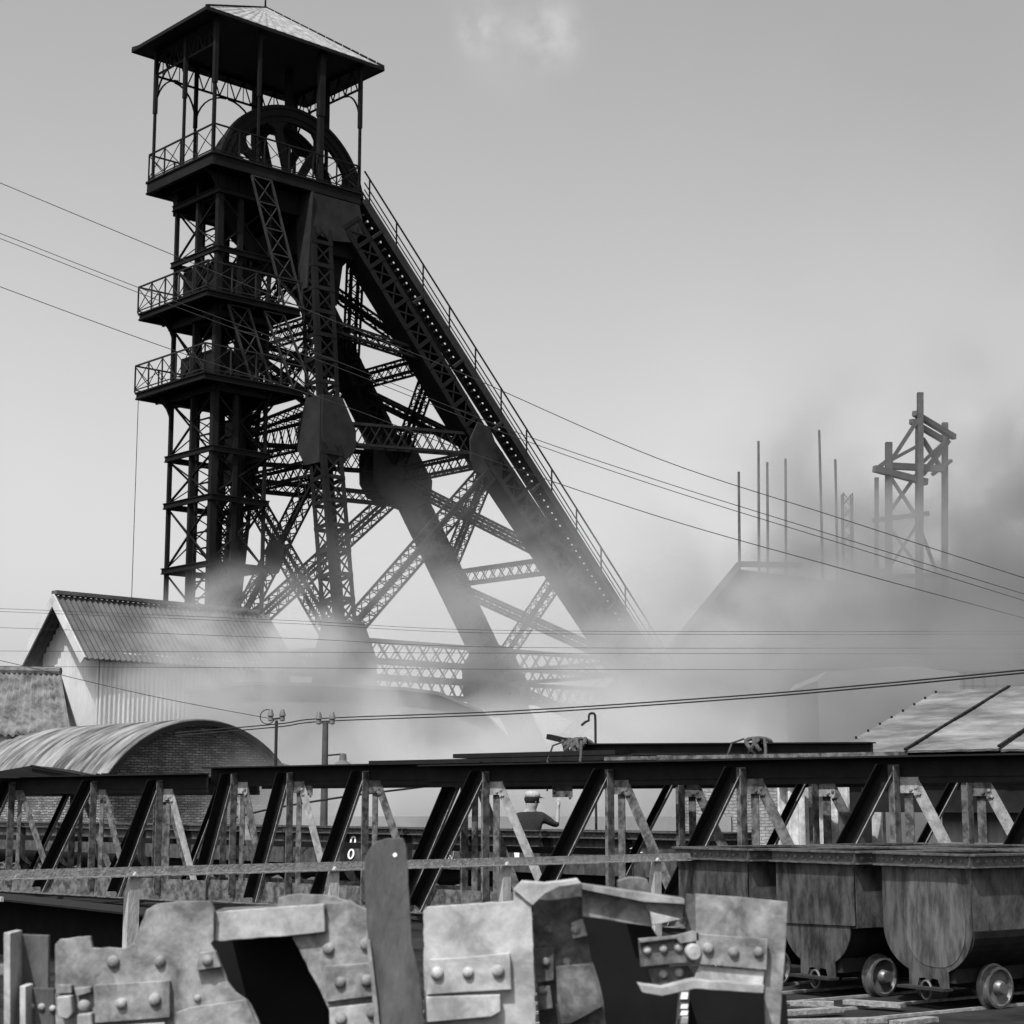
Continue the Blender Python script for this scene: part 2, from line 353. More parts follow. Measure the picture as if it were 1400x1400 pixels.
# roof frieze: lattice girders round the top
def frieze(a, b, n):
    mb = MB(); P = lambda t, zz: W(a[0] + (b[0] - a[0]) * t, a[1] + (b[1] - a[1]) * t, zz)
    z0, z1 = zc - 1.15, zc - .15
    mb.beam(P(0, z0), P(1, z0), .05, .09); mb.beam(P(0, z1), P(1, z1), .05, .12)
    for i in range(n):
        t0, t1, tm = i / n, (i + 1) / n, (i + .5) / n
        mb.beam(P(t0, z0), P(tm, z1), .045, .045); mb.beam(P(tm, z1), P(t1, z0), .045, .04); mb.beam(P(tm, z0), P(tm, z1), .035, .035)
    mb.build('frieze_girder', T, hf)
frieze((.1, 4.75), (7.3, 4.75), 9); frieze((.15, .3), (.15, 4.6), 5); frieze((7.27, .3), (7.27, 4.6), 5)
# winding wheels
for v0, K in ((1.45, 1.0), (2.75, .84)):
    mb = MB(); c = W(4.78, v0, 26.62 if K == 1 else 27.0)
    mb.ring(c, TV, 3.25 * K, 3.62 * K, .26, 72); mb.ring(c, TV, 3.55 * K, 3.70 * K, .34, 72); mb.ring(c, TV, 3.02 * K, 3.27 * K, .18, 72)
    mb.lathe([(.5, -.35), (.5, .35)], c, TV, 20); mb.lathe([(.16, -1.0), (.16, 1.0)], c, TV, 12)
    a_, b_ = perp(TV)
    for k in range(8):
        t = 2 * math.pi * (k + .35) / 8; e = a_ * math.cos(t) + b_ * math.sin(t); f = -a_ * math.sin(t) + b_ * math.cos(t)
        mb.beam(c + e * .4, c + e * 3.2 * K, .16, .36, TV)
        for s_ in (-1, 1):
            mb.prism([c + e * q0 * K + f * s_ * q1 * K - TV * .07 for q0, q1 in ((3.2, .12), (2.55, .14), (2.82, .3), (3.0, .62), (3.15, .95))], TV * .14)
    mb.build('winding_wheel', T, hf)
# shaft tower
u0, u1, v0, v1 = .8, 3.2, .65, 3.75; rings = [.3, 2.9, 5.5, 8.1, 10.7, 13.3, 15.2, 17.6, 20.6, 23.2, 25.6]
posts = [(u0, v0, .27), (u0, 2.15, .20), (u0, v1, .16), (1.78, v0, .20), (u1, v0, .13), (u1, v1, .2), (1.85, v1, .16), (u1, 2.2, .16)]
for u, v, wd in posts:
    mb = MB(); mb.beam(W(u, v, 0), W(u, v, 26.3), wd, wd * .8, TU); mb.build('shaft_post', T, hf)
for z in rings:
    mb = MB()
    for a, b, c, d in ((u0, v0, u1, v0), (u1, v0, u1, v1), (u1, v1, u0, v1), (u0, v1, u0, v0)):
        s = .14
        f = lambda u, v: (u - s if u == u0 else u + s, v - s if v == v0 else v + s)
        a, b = f(a, b); c, d = f(c, d)
        for zz in (z - .1, z + .1): mb.beam(W(a, b, zz), W(c, d, zz), .12, .03)
        mb.beam(W(a, b, z), W(c, d, z), .03, .17)
    mb.build('ring_beam', T, hf)
for i in range(len(rings) - 1):
    z0, z1 = rings[i] + .12, rings[i + 1] - .12; mb = MB()
    for (a, b), (c, d) in (((u0, v0), (u1, v0)), ((u0, v0), (u0, v1)), ((u0, v1), (u1, v1)), ((u1, v0), (u1, v1))):
        o = .02
        mb.beam(W(a, b, z0), W(c, d, z1), .09, .03); mb.beam(W(a, b, z1), W(c, d, z0), .09, .045)
    mb.build('cross_brace', T, hf)
mb = MB()
for u, v in ((1.5, 1.5), (1.5, 2.9), (2.5, 1.5), (2.5, 2.9), (2.0, 2.2)): mb.beam(W(u, v, 0), W(u, v, 26), .12, .16, TU)
z = .5
while z < 26:
    for u in (1.5, 2.5): mb.beam(W(u, 1.5, z), W(u, 2.9, z), .06, .06); mb.beam(W(u, 1.5, z), W(u, 2.9, z + .65), .04, .04)
    mb.beam(W(1.5, 2.2, z), W(2.5, 2.2, z), .05, .05); z += .65
mb.build('cage_guides', T, hf)
for (za, zb_) in ((18.3, 19.3), (21.4, 22.9)):   # sheeted shaft casing between the galleries
    mb = MB(); mb.prism([W(1.0, .95, za), W(3.05, .95, za), W(3.05, 3.5, za), W(1.0, 3.5, za)], Z * (zb_ - za)); mb.build('shaft_casing', T, hf)
# galleries
def gallery(U0, U1, V0, V1, z):
    mb = MB(); deck(mb, U0, U1, V0, V1, z, .08, .22); 
    for (u, v, du, dv) in ((u0, v1, 0, 1), (u0, v1, -1, 0), (u0, v0, 0, -1), (u1, v0, 0, -1)):
        ext = (V1 - v1) if dv > 0 else (v0 - V0 if dv < 0 else u0 - U0)
        ext *= .85; pts = [W(u, v, z + .02)]
        for k in range(7):
            t = k / 6 * math.pi / 2; x = ext * math.cos(t) ; zz = z - 1.5 * math.sin(t)
            x = ext * (1 - math.sin(t)); zz = z - 1.4 * (1 - math.cos(t)) - .05
            pts.append(W(u + du * x, v + dv * x, zz))
        pts.append(W(u, v, z - 1.5))
        side = TU if dv else TV
        mb.prism([p - side * .04 for p in pts], side * .08)
    mb.build('gallery_floor', T, hf)
    for a, b, n in (((U0, V0), (U1, V0), 4), ((U0, V0), (U0, V1), 5), ((U0, V1), (U1 - 1.5, V1), 3)):
        mb = MB(); railing(mb, a, b, z + .3, 1.1, n); mb.build('railing', M['tower2'], hf)
gallery(-.12, 4.35, -.05, 5.05, 21.0)
gallery(-.05, 4.7, .1, 5.2, 17.75)
mb = MB()
for (u, v, du, dv) in ((u0, v1, 0, 1), (u0, v0, -1, 0)):
    pts = [W(u, v, zb)]
    for k in range(7):
        t = k / 6 * math.pi / 2; pts.append(W(u + du * .8 * (1 - math.sin(t)), v + dv * .8 * (1 - math.sin(t)), zb - 1.6 * (1 - math.cos(t)) - .05))
    side = TU if dv else TV
    mb = MB(); mb.prism([p - side * .05 for p in pts], side * .1); mb.build('deck_bracket', T, hf)
# legs: front (upright) pair and raking back pair
def vs_(z, far):
    v = .5 - (25.6 - z) * .098 if z > 16.3 else -.4 - (16.3 - z) * .155
    return 5 - v if far else v
def FL(z, far): return W(5.3, vs_(z, far), z)
def BLu(z): return 6.7 + (25.6 - z) * .782 if z > 17 else 13.43 + (17 - z) * .823
def BL(z, far): return W(BLu(z), vs_(z, far), z)
for far in (0, 1):
    mb = MB()
    for za, zb_ in ((0, 6.5), (6.5, 16.3), (16.3, 26.2)):
        lat(mb, FL(za, far), FL(zb_, far), 1.0, .92, TU, .2, .075, .95, (2, 2, 2, 2))
    mb.build('front_leg', T, hf)
    mb = MB()
    for za, zb_ in ((0, 7.8), (7.8, 17), (17, 26.2)):
        # side=TV: faces 0,2 lie across TV (under and upper side); plate them, lace the flanks
        lat(mb, BL(za, far), BL(zb_, far), 1.02, 1.05, TV, .24, .075, 1.0, (2, 2, 2, 2), (0, 1, 2) if not far else (0, 2))
    mb.build('back_leg', T, hf)
# gusset plates boxing in the joints
def gusset(name, c, ax1, ax2, nrm, pts, t, m=None):
    mb = MB(); P = [c + ax1 * a + ax2 * b for a, b in pts]
    mb.prism([p - nrm * t / 2 for p in P], nrm * t); mb.build(name, m or M['tower2'], hf, .02)
octo = [(-.62, -1.75), (.62, -1.75), (1.25, -.6), (1.25, .35), (.6, 1.75), (-.6, 1.75), (-1.25, .35), (-1.25, -.6)]
octo2 = [(-.62, -1.75), (.62, -1.75), (1.35, -.5), (1.35, .35), (.6, 1.75), (-.6, 1.75), (-.62, .35), (-.62, -.6)]
mid = FL(16.2, 0)
gusset('gusset_plate', mid - TV * .49, TU, Z, TV, [(-.5, -1.25), (.55, -1.25), (1.2, -.5), (1.2, .25), (.5, 1.5), (-.5, 1.5)], .1)
gusset('gusset_plate', mid - TU * .52, TV, Z, TU, [(-.45, -1.25), (.5, -1.25), (1.05, -.5), (1.05, .3), (.5, 1.5), (-.45, 1.5)], .1)
mid = FL(16.2, 1)
gusset('gusset_plate', mid - TU * .52, -TV, Z, TU, [(-.45, -1.25), (.5, -1.25), (1.05, -.5), (1.05, .3), (.5, 1.5), (-.45, 1.5)], .1)
gusset('gusset_plate', mid + TV * .49, TU, Z, TV, [(-.5, -1.25), (.55, -1.25), (1.2, -.5), (1.2, .25), (.5, 1.5), (-.5, 1.5)], .1)
for z_, k in ((16.6, 1.0), (7.6, 1.0)):
    for far in (0, 1):
        c = BL(z_, far); sv = TV if far else -TV
        D_ = (BL(z_ - 2, far) - BL(z_ + 2, far)).normalized()
        gusset('gusset_plate', c + sv * .5 * (1 if not far else -1), TU, Z, TV, [(q[0] * (1.2 if far else .62) - (.2 if not far else 0), q[1] * (.85 if far else .62)) for q in [(-1.45, -.9), (-1.1, -1.6), (.5, -2.0), (1.3, -1.5), (1.35, -.4), (.3, 1.7), (-.8, 1.9), (-1.5, .6)]], .1)
        if far: gusset('gusset_plate', c + TV * .53, TU, Z, TV, [(q[0] * (1.2 if far else .62) - (.2 if not far else 0), q[1] * (.85 if far else .62)) for q in [(-1.45, -.9), (-1.1, -1.6), (.5, -2.0), (1.3, -1.5), (1.35, -.4), (.3, 1.7), (-.8, 1.9), (-1.5, .6)]], .1)
for far in (0, 1):
    c = FL(6.9, far); sv = 1 if far else -1
    gusset('gusset_plate', c + TV * sv * .5, TU, Z, TV, [(-.5, -1.6), (.5, -1.6), (1.25, -.9), (1.25, .3), (.6, 1.7), (-.5, 1.7)], .1)
    gusset('gusset_plate', c - TU * .52, TV * -sv, Z, TU, [(-.5, -1.6), (.5, -1.6), (1.2, -.9), (1.2, .3), (.6, 1.7), (-.5, 1.7)], .1)
# plated head under the deck where front and back legs meet
for far in (0, 1):
    v_ = vs_(25, far); sv = 1 if far else -1
    mb = MB(); mb.prism([W(4.75, v_ + sv * .48, 24.7), W(5.7, v_ + sv * .48, 24.45), W(6.8, v_ + sv * .48, 24.6), W(7.5, v_ + sv * .48, 25.2), W(7.2, v_ + sv * .48, 26.3), W(4.9, v_ + sv * .48, 26.3)], TV * .1)
    mb.prism([W(4.72, v_ - .3, 22.3), W(4.72, v_ + .3, 22.3), W(4.72, v_ + .6, 26.3), W(4.72, v_ - .6, 26.3)], TU * .06)
    mb.build('head_gusset', M['tower2'], hf)
mb = MB()
mb.prism([W(4.9, .3, 24.0), W(7.2, .3, 24.0), W(7.2, .3, 26.3), W(4.9, .3, 26.3)], TV * 4.4); 
mb.prism([W(5.0, .6, 21.4), W(6.6, .6, 22.0), W(6.9, .6, 24.0), W(5.0, .6, 24.0)], TV * .12)
mb.build('bearing_girder', T, hf)
# bracing members
def brace(p0, p1, wd=.55, d=.5, side=TV, name='brace', m=None, pitch=.6, ch=.11):
    mb = MB(); lat(mb, p0, p1, wd, d, side, ch, .05, pitch); mb.build(name, m or T, hf)
dd = .6
# front plane X, back plane panels
brace(FL(15.4, 0), FL(7.4, 1), .75, .5, Z); brace(FL(15.4, 1), FL(7.4, 0), .75, .45, Z)
gusset('gusset_plate', W(5.05, 2.5, 11.55), TV, Z, TU, [(-.6, -.3), (-.3, -.7), (.3, -.7), (.6, -.3), (.6, .3), (.3, .7), (-.3, .7), (-.6, .3)], .06)
brace(FL(5.8, 0), FL(.4, 1), .75, .5, Z); brace(FL(5.8, 1), FL(.4, 0), .75, .45, Z)
brace(FL(16.5, 0), FL(16.5, 1), 1.2, .8, Z, 'tie_beam', T, .55); brace(FL(14.9, 0), FL(14.9, 1), .7, .6, Z, 'tie_beam', T, .5)
brace(FL(7.2, 0), FL(7.2, 1), .9, .7, Z, 'tie_beam'); brace(FL(5.9, 0), FL(5.9, 1), .6, .6, Z, 'tie_beam')
brace(FL(20.9, 0), FL(20.9, 1), .7, .6, Z, 'tie_beam'); brace(FL(20.5, 0), FL(17.2, 1), .5, .45, Z); brace(FL(20.5, 1), FL(17.2, 0), .5, .4, Z)
brace(FL(25, 0), FL(21.2, 1), .45, .4, Z); brace(FL(25, 1), FL(21.2, 0), .45, .35, Z)
lv = [25.0, 20.2, 16.4, 12.0, 7.6, 3.2, .3]
for i in range(len(lv) - 1):
    a_, b_ = lv[i], lv[i + 1]
    if i: brace(BL(a_, 0), BL(a_, 1), .7, .6, Z, 'tie_beam')
    brace(BL(a_ - .3, 0), BL(b_ + .3, 1), .62, .5, TU, 'brace', None, .7); brace(BL(a_ - .3, 1), BL(b_ + .3, 0), .62, .42, TU, 'brace', None, .7)
for i, z_ in enumerate((20.2, 12.0)):
    c = (BL(z_, 0) + BL(z_, 1)) / 2
# side planes
for far in (0, 1):
    brace(FL(16.3, far), BL(16.9, far), .95, .6, Z, 'tie_beam', M['tower2'] if not far else T, .7)
    if far: brace(FL(15.0, far), BL(15.3, far), .55, .5, Z, 'tie_beam')
    brace(FL(7.6, far), BL(7.6, far), .85, .7, Z, 'tie_beam', T, .7)
    brace(FL(6.2, far), BL(6.2, far), .85, .7, Z, 'tie_beam', T, .55)
    brace(FL(7.9, far), BL(16.0, far), .95, .6, TV, 'brace', T, .6)
    brace(FL(20.9, far), BL(20.4, far), .5, .45, Z, 'tie_beam'); (brace(FL(17.2, far), BL(20.0, far), .5, .45, TV) if far else None)
# gangway and ladder way on the near back leg
d_ = (BL(8, 0) - BL(20, 0)).normalized(); nn = (TU * .78 + Z * .63).normalized()
ga = BL(25.8, 0) + nn * 1.28 - TV * .05; gb = BL(.4, 0) + nn * 1.0 - TV * .05
gd = (gb - ga); gl = gd.length; gd.normalize()
sv_ = (TV - gd * TV.dot(gd)).normalized(); gn = gd.cross(sv_).normalized()
if gn.z < 0: gn = -gn
mb = MB()
for s_ in (-.42, .42): mb.beam(ga + sv_ * s_, gb + sv_ * s_, .06, .36, sv_)
mb.beam(ga - gn * .12 - sv_ * .25, gb - gn * .12 - sv_ * .25, .3, .03, sv_)
k = 0
while k < gl:
    q = ga + gd * k; mb.beam(q - sv_ * .4, q + sv_ * .4, .25, .05, gd); k += .34
k = 1.5
while k < gl:
    q = ga + gd * k; mb.beam(q - sv_ * .42 - gn * .1, q - sv_ * .42 - gn * .8, .12, .12); mb.beam(q + sv_ * .42 - gn * .1, q + sv_ * .42 - gn * .8, .12, .12); k += 3.2
mb.build('stairway', M['tower2'], hf)
for s_ in (-.42, .42):
    mb = MB(); q0 = ga + sv_ * s_; q1 = gb + sv_ * s_
    for hh, th in ((1.25, .055), (.75, .04), (.45, .035)): mb.beam(q0 + Z * hh, q1 + Z * hh, th, th)
    k = .4
    while k < gl: q = q0 + gd * k; mb.beam(q, q + Z * 1.25, .05, .05, TU); k += 2.1
    mb.build('handrail', T, hf)
# inclined ladder frame at the front
for (p0, p1) in ((W(1.8, -.02, 26.3), W(3.5, -.02, 21.3)), (W(2.6, .05, 20.9), W(4.1, .05, 18.0)), (W(1.0, .2, 20.9), W(2.2, .2, 18.0))):
    mb = MB(); dl = (p1 - p0); ll = dl.length; dl.normalize(); off = TU * .95
    for o_ in (Vector((0, 0, 0)), off): mb.beam(p0 + o_, p1 + o_, .09, .07)
    n = max(2, round(ll / 1.15))
    for k in range(n):
        a_ = p0 + dl * ll * k / n; b_ = p0 + dl * ll * (k + 1) / n
        mb.beam(a_, a_ + off, .045, .045); mb.beam(a_, b_ + off, .04, .04); mb.beam(a_ + off, b_, .04, .03)
    mb.build('ladder_frame', M['ladder'], hf)
mb = MB()
for px in (0,): 
    mb.tube([W(-.05, 4.9, 17.7), W(-.05, 4.9, 6.5)], .015, 5)
mb.build('hanging_cable', M['wire'], hf)

# ================================================================== far headframe under construction
ff = thing('timber_topped_headframe', at(1262, 1080, 100), 'distant small headframe with open timber top half lost in smoke', 'headframe')
def A1(u, v): return at(u, v, 100)
off = Vector((.75, .66, 0)) * 0
dx = Vector((1.6, 2.6, 0))
def post(mb, u, v0_, v1_, wd, d=0): mb.beam(A1(u, v0_) + Vector((0, d, 0)), A1(u, v1_) + Vector((0, d, 0)), wd * .72, wd * .72)
mb = MB()
post(mb, 1258, 537, 1000, .45); post(mb, 1267, 560, 1000, .5, 2); post(mb, 1215, 605, 1010, .5); post(mb, 1309, 563, 1000, .45, 3); post(mb, 1213, 640, 1000, .3, 3)
mb.build('timber_post', M['wood'], ff)
mb = MB()
def bm_(a, b, wd=.35, d0=0, d1=0): mb.beam(A1(*a) + Vector((0, d0, 0)), A1(*b) + Vector((0, d1, 0)), wd * .72, wd * .72)
bm_((1250, 565), (1322, 583), .42, 0, 3); bm_((1249, 573), (1316, 588), .4, .6, 3.6)
bm_((1216, 637), (1302, 632), .5, 0, 2); bm_((1193, 643), (1272, 655), .5, -.5, 1); bm_((1200, 640), (1216, 628), .35)
bm_((1254, 575), (1217, 632), .3); bm_((1258, 606), (1217, 628), .25, 1, 1); bm_((1272, 590), (1308, 634), .3, 2, 3); bm_((1314, 588), (1272, 640), .35, 3, 2); bm_((1262, 632), (1316, 583), .22, 1, 3.4); bm_((1286, 640), (1318, 616), .25, 2, 3)
bm_((1216, 650), (1250, 702), .25); bm_((1258, 645), (1217, 702), .28, 1, 1); bm_((1193, 712), (1270, 702), .35); bm_((1216, 720), (1258, 780), .22); bm_((1258, 715), (1217, 780), .22, 1, 1)
bm_((1193, 790), (1300, 785), .35); bm_((1217, 800), (1260, 870), .22); bm_((1260, 800), (1217, 870), .22, .6, .6)
bm_((1180, 786), (1218, 778), .3); bm_((1193, 790), (1205, 820), .25); bm_((1263, 700), (1300, 780), .22, 2, 3)
mb.build('timber_framing', M['wood'], ff)
# scaffold poles
for i, (u, vt, vb, lab) in enumerate([(1010, 645, 1060, 'short scaffold pole rising from the peak of the smoky gable, leftmost'), (1037, 603, 1060, 'tall scaffold pole, second from the left in the row'),
        (1049, 632, 1060, 'scaffold pole close on the right of the second tallest one'), (1074, 627, 1060, 'scaffold pole standing alone midway in the row'),
        (1120, 588, 1060, 'tallest scaffold pole of the row, leaning slightly'), (1142, 628, 1060, 'scaffold pole between the tallest one and the thin ladder mast')]):
    mb = MB(); Y = 92 + i * .8; lean = [4, 2, 3, 2, 12, 9][i]
    mb.tube([at(u + lean, vb, Y), at(u, vt, Y)], [.10, .065], 7)
    tag(mb.build('scaffold_pole', M['wood']), lab, 'pole', 'scaffold poles beyond the smoke')
mb = MB(); lat(mb, at(1163, 1060, 96), at(1158, 675, 96), .55, .55, Vector((1, 0, 0)), .06, .04, .7)
tag(mb.build('lattice_mast', M['tower']), 'thin lattice ladder mast right of the scaffold poles', 'mast')
# gabled pit building / heap in smoke
def house(name, pts_base, axis, length, zw, zr, mw, mr, label, cat, over=.5, corr=None, eave_t=.12, side_corr=None):
    """gable from a to b (ground points), extruded along axis"""
    a, b = Vector(pts_base[0]), Vector(pts_base[1]); axis = Vector(axis).normalized(); mid_ = (a + b) / 2
    r = thing(name, mid_, label, cat)
    mb = MB(); mb.prism([a, b, b + Z * zw, mid_ + Z * zr, a + Z * zw], axis * length); mb.build('wall', mw, r)
    for s_, e in ((a, 0), (b, 1)):
        out = (s_ - mid_).normalized(); slope = ((s_ + Z * zw) - (mid_ + Z * zr)).normalized(); ln = ((s_ + Z * zw) - (mid_ + Z * zr)).length + over
        n = axis.cross(slope).normalized(); n = n if n.z > 0 else -n
        p0 = mid_ + Z * (zr + .03) - axis * over + n * .02; L2 = length + over * 2
        mb = MB(); nu = int(L2 / .09) if corr else 1; nu = min(nu, 260); vs = []; fs = []
        for k in range(nu + 1):
            h = math.sin(k * math.pi / 2) * .028 if corr else 0
            q = p0 + axis * L2 * k / nu
            vs += [q + n * h, q + slope * ln + n * h, q + slope * ln + n * (h - eave_t), q + n * (h - eave_t)]
        for k in range(nu):
            o = k * 4
            for q in range(4): fs.append((o + q, o + (q + 1) % 4, o + 4 + (q + 1) % 4, o + 4 + q))
        fs += [(0, 3, 2, 1), (nu * 4, nu * 4 + 1, nu * 4 + 2, nu * 4 + 3)]
        mb.add(vs, fs); mb.build('roof', mr, r)
    return r
# ================================================================== left buildings
def corr_wall(a, b, z0, z1, amp=.035, pitch=.17, t=.02):
    """corrugated sheet standing from a to b"""
    a = Vector(a); b = Vector(b); d = b - a; ln = d.length; d.normalize(); n = d.cross(Z).normalized()
    nn_ = int(ln / (pitch / 6)); nn_ = min(nn_, 700); vs = []; fs = []
    for k in range(nn_ + 1):
        q = a + d * ln * k / nn_; h = amp * math.sin(ln * k / nn_ / pitch * 2 * math.pi)
        vs += [q + n * h + Z * z0, q + n * h + Z * z1, q + n * (h - t) + Z * z1, q + n * (h - t) + Z * z0]
    for k in range(nn_):
        o = 4 * k
        for q in range(4): fs.append((o + q, o + (q + 1) % 4, o + 4 + (q + 1) % 4, o + 4 + q))
    m = MB(); m.add(vs, fs, True); return m
AX = Vector((math.cos(R(46)), math.sin(R(46)), 0)); PV = Vector((-AX.y, AX.x, 0))
rc = at(133, 1000, 55); rc.z = 0; lc = rc + PV * 3.2
ch = thing('corrugated_house', (rc + lc) / 2, 'pale corrugated iron gabled building behind the vaulted shed, its roof fading into smoke', 'building')
zw, zr = 6.3, 8.05; mid_ = (rc + lc) / 2
Lh = 7.4
mb = MB(); mb.prism([rc + PV * .03 + AX * .03, lc - PV * .03 + AX * .03, lc - PV * .03 + AX * .03 + Z * (zw - .15), mid_ + AX * .03 + Z * (zr - .15), rc + PV * .03 + AX * .03 + Z * (zw - .15)], AX * Lh); mb.build('wall', M['corr'], ch)
mb = corr_wall(rc - PV * .04, rc - PV * .04 + AX * Lh, 0, zw - .05); mb.build('wall_cladding', M['corr'], ch)
# gable cladding as corrugated strips cut to the slope
m2 = MB(); vs = []; fs = []; nseg = 150; d = (lc - rc); 
for k in range(nseg + 1):
    t = k / nseg; q = rc.lerp(lc, t) - AX * (.04 + .025 * math.sin(t * d.length / .17 * 2 * math.pi)); h = zw + (zr - zw) * (1 - abs(2 * t - 1)) - .08
    vs += [q, q + Z * h, q + Z * h + AX * .02, q + AX * .02]
for k in range(nseg):
    o = 4 * k
    for q in range(4): fs.append((o + q, o + (q + 1) % 4, o + 4 + (q + 1) % 4, o + 4 + q))
m2.add(vs, fs, True); m2.build('gable_cladding', M['corr'], ch)
for s_ in (rc, lc):
    slope = ((s_ + Z * zw) - (mid_ + Z * zr)).normalized(); ln = ((s_ + Z * zw) - (mid_ + Z * zr)).length + .42
    n = AX.cross(slope).normalized(); n = n if n.z > 0 else -n
    mb = MB(); p0 = mid_ + Z * zr - AX * .7; L2 = Lh + 1; nu = 170; vs = []; fs = []
    for k in range(nu + 1):
        h = .03 * math.sin(k * math.pi / 2); q = p0 + AX * L2 * k / nu
        vs += [q + n * h, q + slope * ln + n * h, q + slope * ln + n * (h - .08), q + n * (h - .08)]
    for k in range(nu):
        o = k * 4
        for q in range(4): fs.append((o + q, o + (q + 1) % 4, o + 4 + (q + 1) % 4, o + 4 + q))
    fs += [(0, 3, 2, 1), (nu * 4, nu * 4 + 1, nu * 4 + 2, nu * 4 + 3)]
    mb.add(vs, fs); mb.build('roof', M['tiled'], ch)
    mb = MB(); mb.beam(p0 - AX * .03 - n * .1, p0 - AX * .03 + slope * ln - n * .1, .05, .28, AX); mb.build('barge_board', M['corr'], ch)
mb = MB()
for k in range(15): mb.beam(mid_ + Z * (zr + .08) + AX * (-.7 + k * .53), mid_ + Z * (zr + .08) + AX * (-.7 + k * .53 + .5), .3, .12)
mb.build('ridge_tile', M['tiled'], ch)
# small tiled roof at far left
q0 = at(83, 921, 51); q1 = at(-60, 917, 51.5); e0 = at(128, 1000, 48.3); e1 = at(-60, 1006, 48.3)
e0 = Vector((q0.x + 1.0, 48.3, e0.z)); e1 = Vector((q1.x, 48.8, e0.z))
ts = thing('tiled_outbuilding', Vector(((q0.x + q1.x) / 2, 50, 0)), 'low outbuilding with coarse pantiled roof at the left edge', 'building')
mb = MB(); b0 = Vector((q0.x, 53.7, e0.z)); b1 = Vector((q1.x, 54.2, e0.z))
nu = 60; vs = []; fs = []
for k in range(nu + 1):
    h = .05 * math.sin(k * math.pi / 1.5); a_ = q0.lerp(q1, k / nu); b_ = e0.lerp(e1, k / nu); c_ = b0.lerp(b1, k / nu)
    vs += [a_ + Z * h, b_ + Z * h, b_ + Z * (h - .1), a_ + Z * (h - .1), c_ + Z * h, c_ + Z * (h - .1)]
for k in range(nu):
    o = k * 6
    for i, j in ((0, 1), (1, 2), (2, 3), (4, 0), (3, 5), (5, 4)): fs.append((o + i, o + j, o + 6 + j, o + 6 + i))
fs += [(0, 3, 2, 1), (0, 4, 5, 3)]
mb.add(vs, fs); mb.build('roof', M['tile'], ts)
mb = MB(); mb.prism([Vector((q0.x - .1, 48.6, 0)), Vector((q0.x - .1, 53.4, 0)), Vector((q0.x - .1, 53.4, e0.z)), Vector((q0.x - .1, 51, q0.z - .15)), Vector((q0.x - .1, 48.6, e0.z))], (q1.x - q0.x, .4, 0)); mb.build('wall', M['corr'], ts)
mb = MB(); mb.tube([q0 + Z * .06, q1 + Z * .06], .12, 8); mb.build('ridge_tile', M['tile'], ts)
# barrel vaulted brick shed
BU = TU; BV = TV; bl = at(140, 1048, 42.8); bl.z = 0; span = 5.0; ze = 2.40; rise = 1.22
vb = thing('vaulted_brick_shed', bl + BU * span / 2, 'sooty brick shed with curved corrugated barrel roof', 'building')
Rr = (span ** 2 / 4 + rise ** 2) / (2 * rise); half = math.asin(span / 2 / Rr)
def arc(t, r=0): an = -half + 2 * half * t; return bl + BU * (span / 2 + (Rr + r) * math.sin(an)) + Z * (ze + rise - Rr + (Rr + r) * math.cos(an))
mb = MB(); mb.prism([bl] + [bl + BU * span] + [arc(1 - k / 24, -.04) for k in range(25)], BV * 12); mb.build('wall', M['brickd'], vb)
mb = MB(); nu = 150; na = 26; vs = []; fs = []; Lb = 12.9
def arc2(t, r): an = (-half - .035) + 2 * (half + .035) * t; return bl + BU * (span / 2 + (Rr + r) * math.sin(an)) + Z * (ze + rise - Rr + (Rr + r) * math.cos(an))
for k in range(nu + 1):
    h = .03 * math.sin(k * math.pi / 2); q = BV * (-.42 + Lb * k / nu)
    for j in range(na + 1): vs.append(arc2(j / na, .05 + h) + q)
    for j in range(na + 1): vs.append(arc2(j / na, -.02 + h) + q)
st = 2 * (na + 1)
for k in range(nu):
    for j in range(na): o = k * st + j; fs.append((o, o + 1, o + st + 1, o + st)); o += na + 1; fs.append((o, o + st, o + st + 1, o + 1))
    for j in (0, na): o = k * st + j; fs.append((o, o + st, o + st + na + 1, o + na + 1))
for j in range(na): fs.append((j, j + na + 1, j + na + 2, j + 1))
mb.add(vs, fs, False); mb.build('roof', M['vault'], vb)
mb = MB()
for k in range(26): mb.beam(arc2(k / 26, -.03) - BV * .43, arc2((k + 1) / 26, -.03) - BV * .43, .05, .12, BV)
mb.build('roof_edge_angle', M['trussd'], vb)
mb = MB(); mb.beam(arc2(0, -.06) - BV * .35, arc2(0, -.06) + BV * 12.3, .1, .14); mb.beam(arc2(0, -.1) - BV * .45 , arc2(0, -.1) - BV * .2, .3, .2)
mb.build('gutter', M['trussd'], vb)
mb = MB(); c0 = bl + BU * (span + .05) + Z * (ze - .15); mb.prism([c0, c0 + BU * 1.0, c0 + BU * 1.0 + Z * .22, c0 + Z * .45], BV * 4); mb.build('lean_to_roof', M['tiled'], vb)
mb = MB(); mb.prism([bl + BU * (span + .05), bl + BU * (span + .95), bl + BU * (span + .95) + Z * (ze - .17), bl + BU * (span + .05) + Z * (ze - .17)], BV * 4); mb.build('lean_to_wall', M['brickd'], vb)
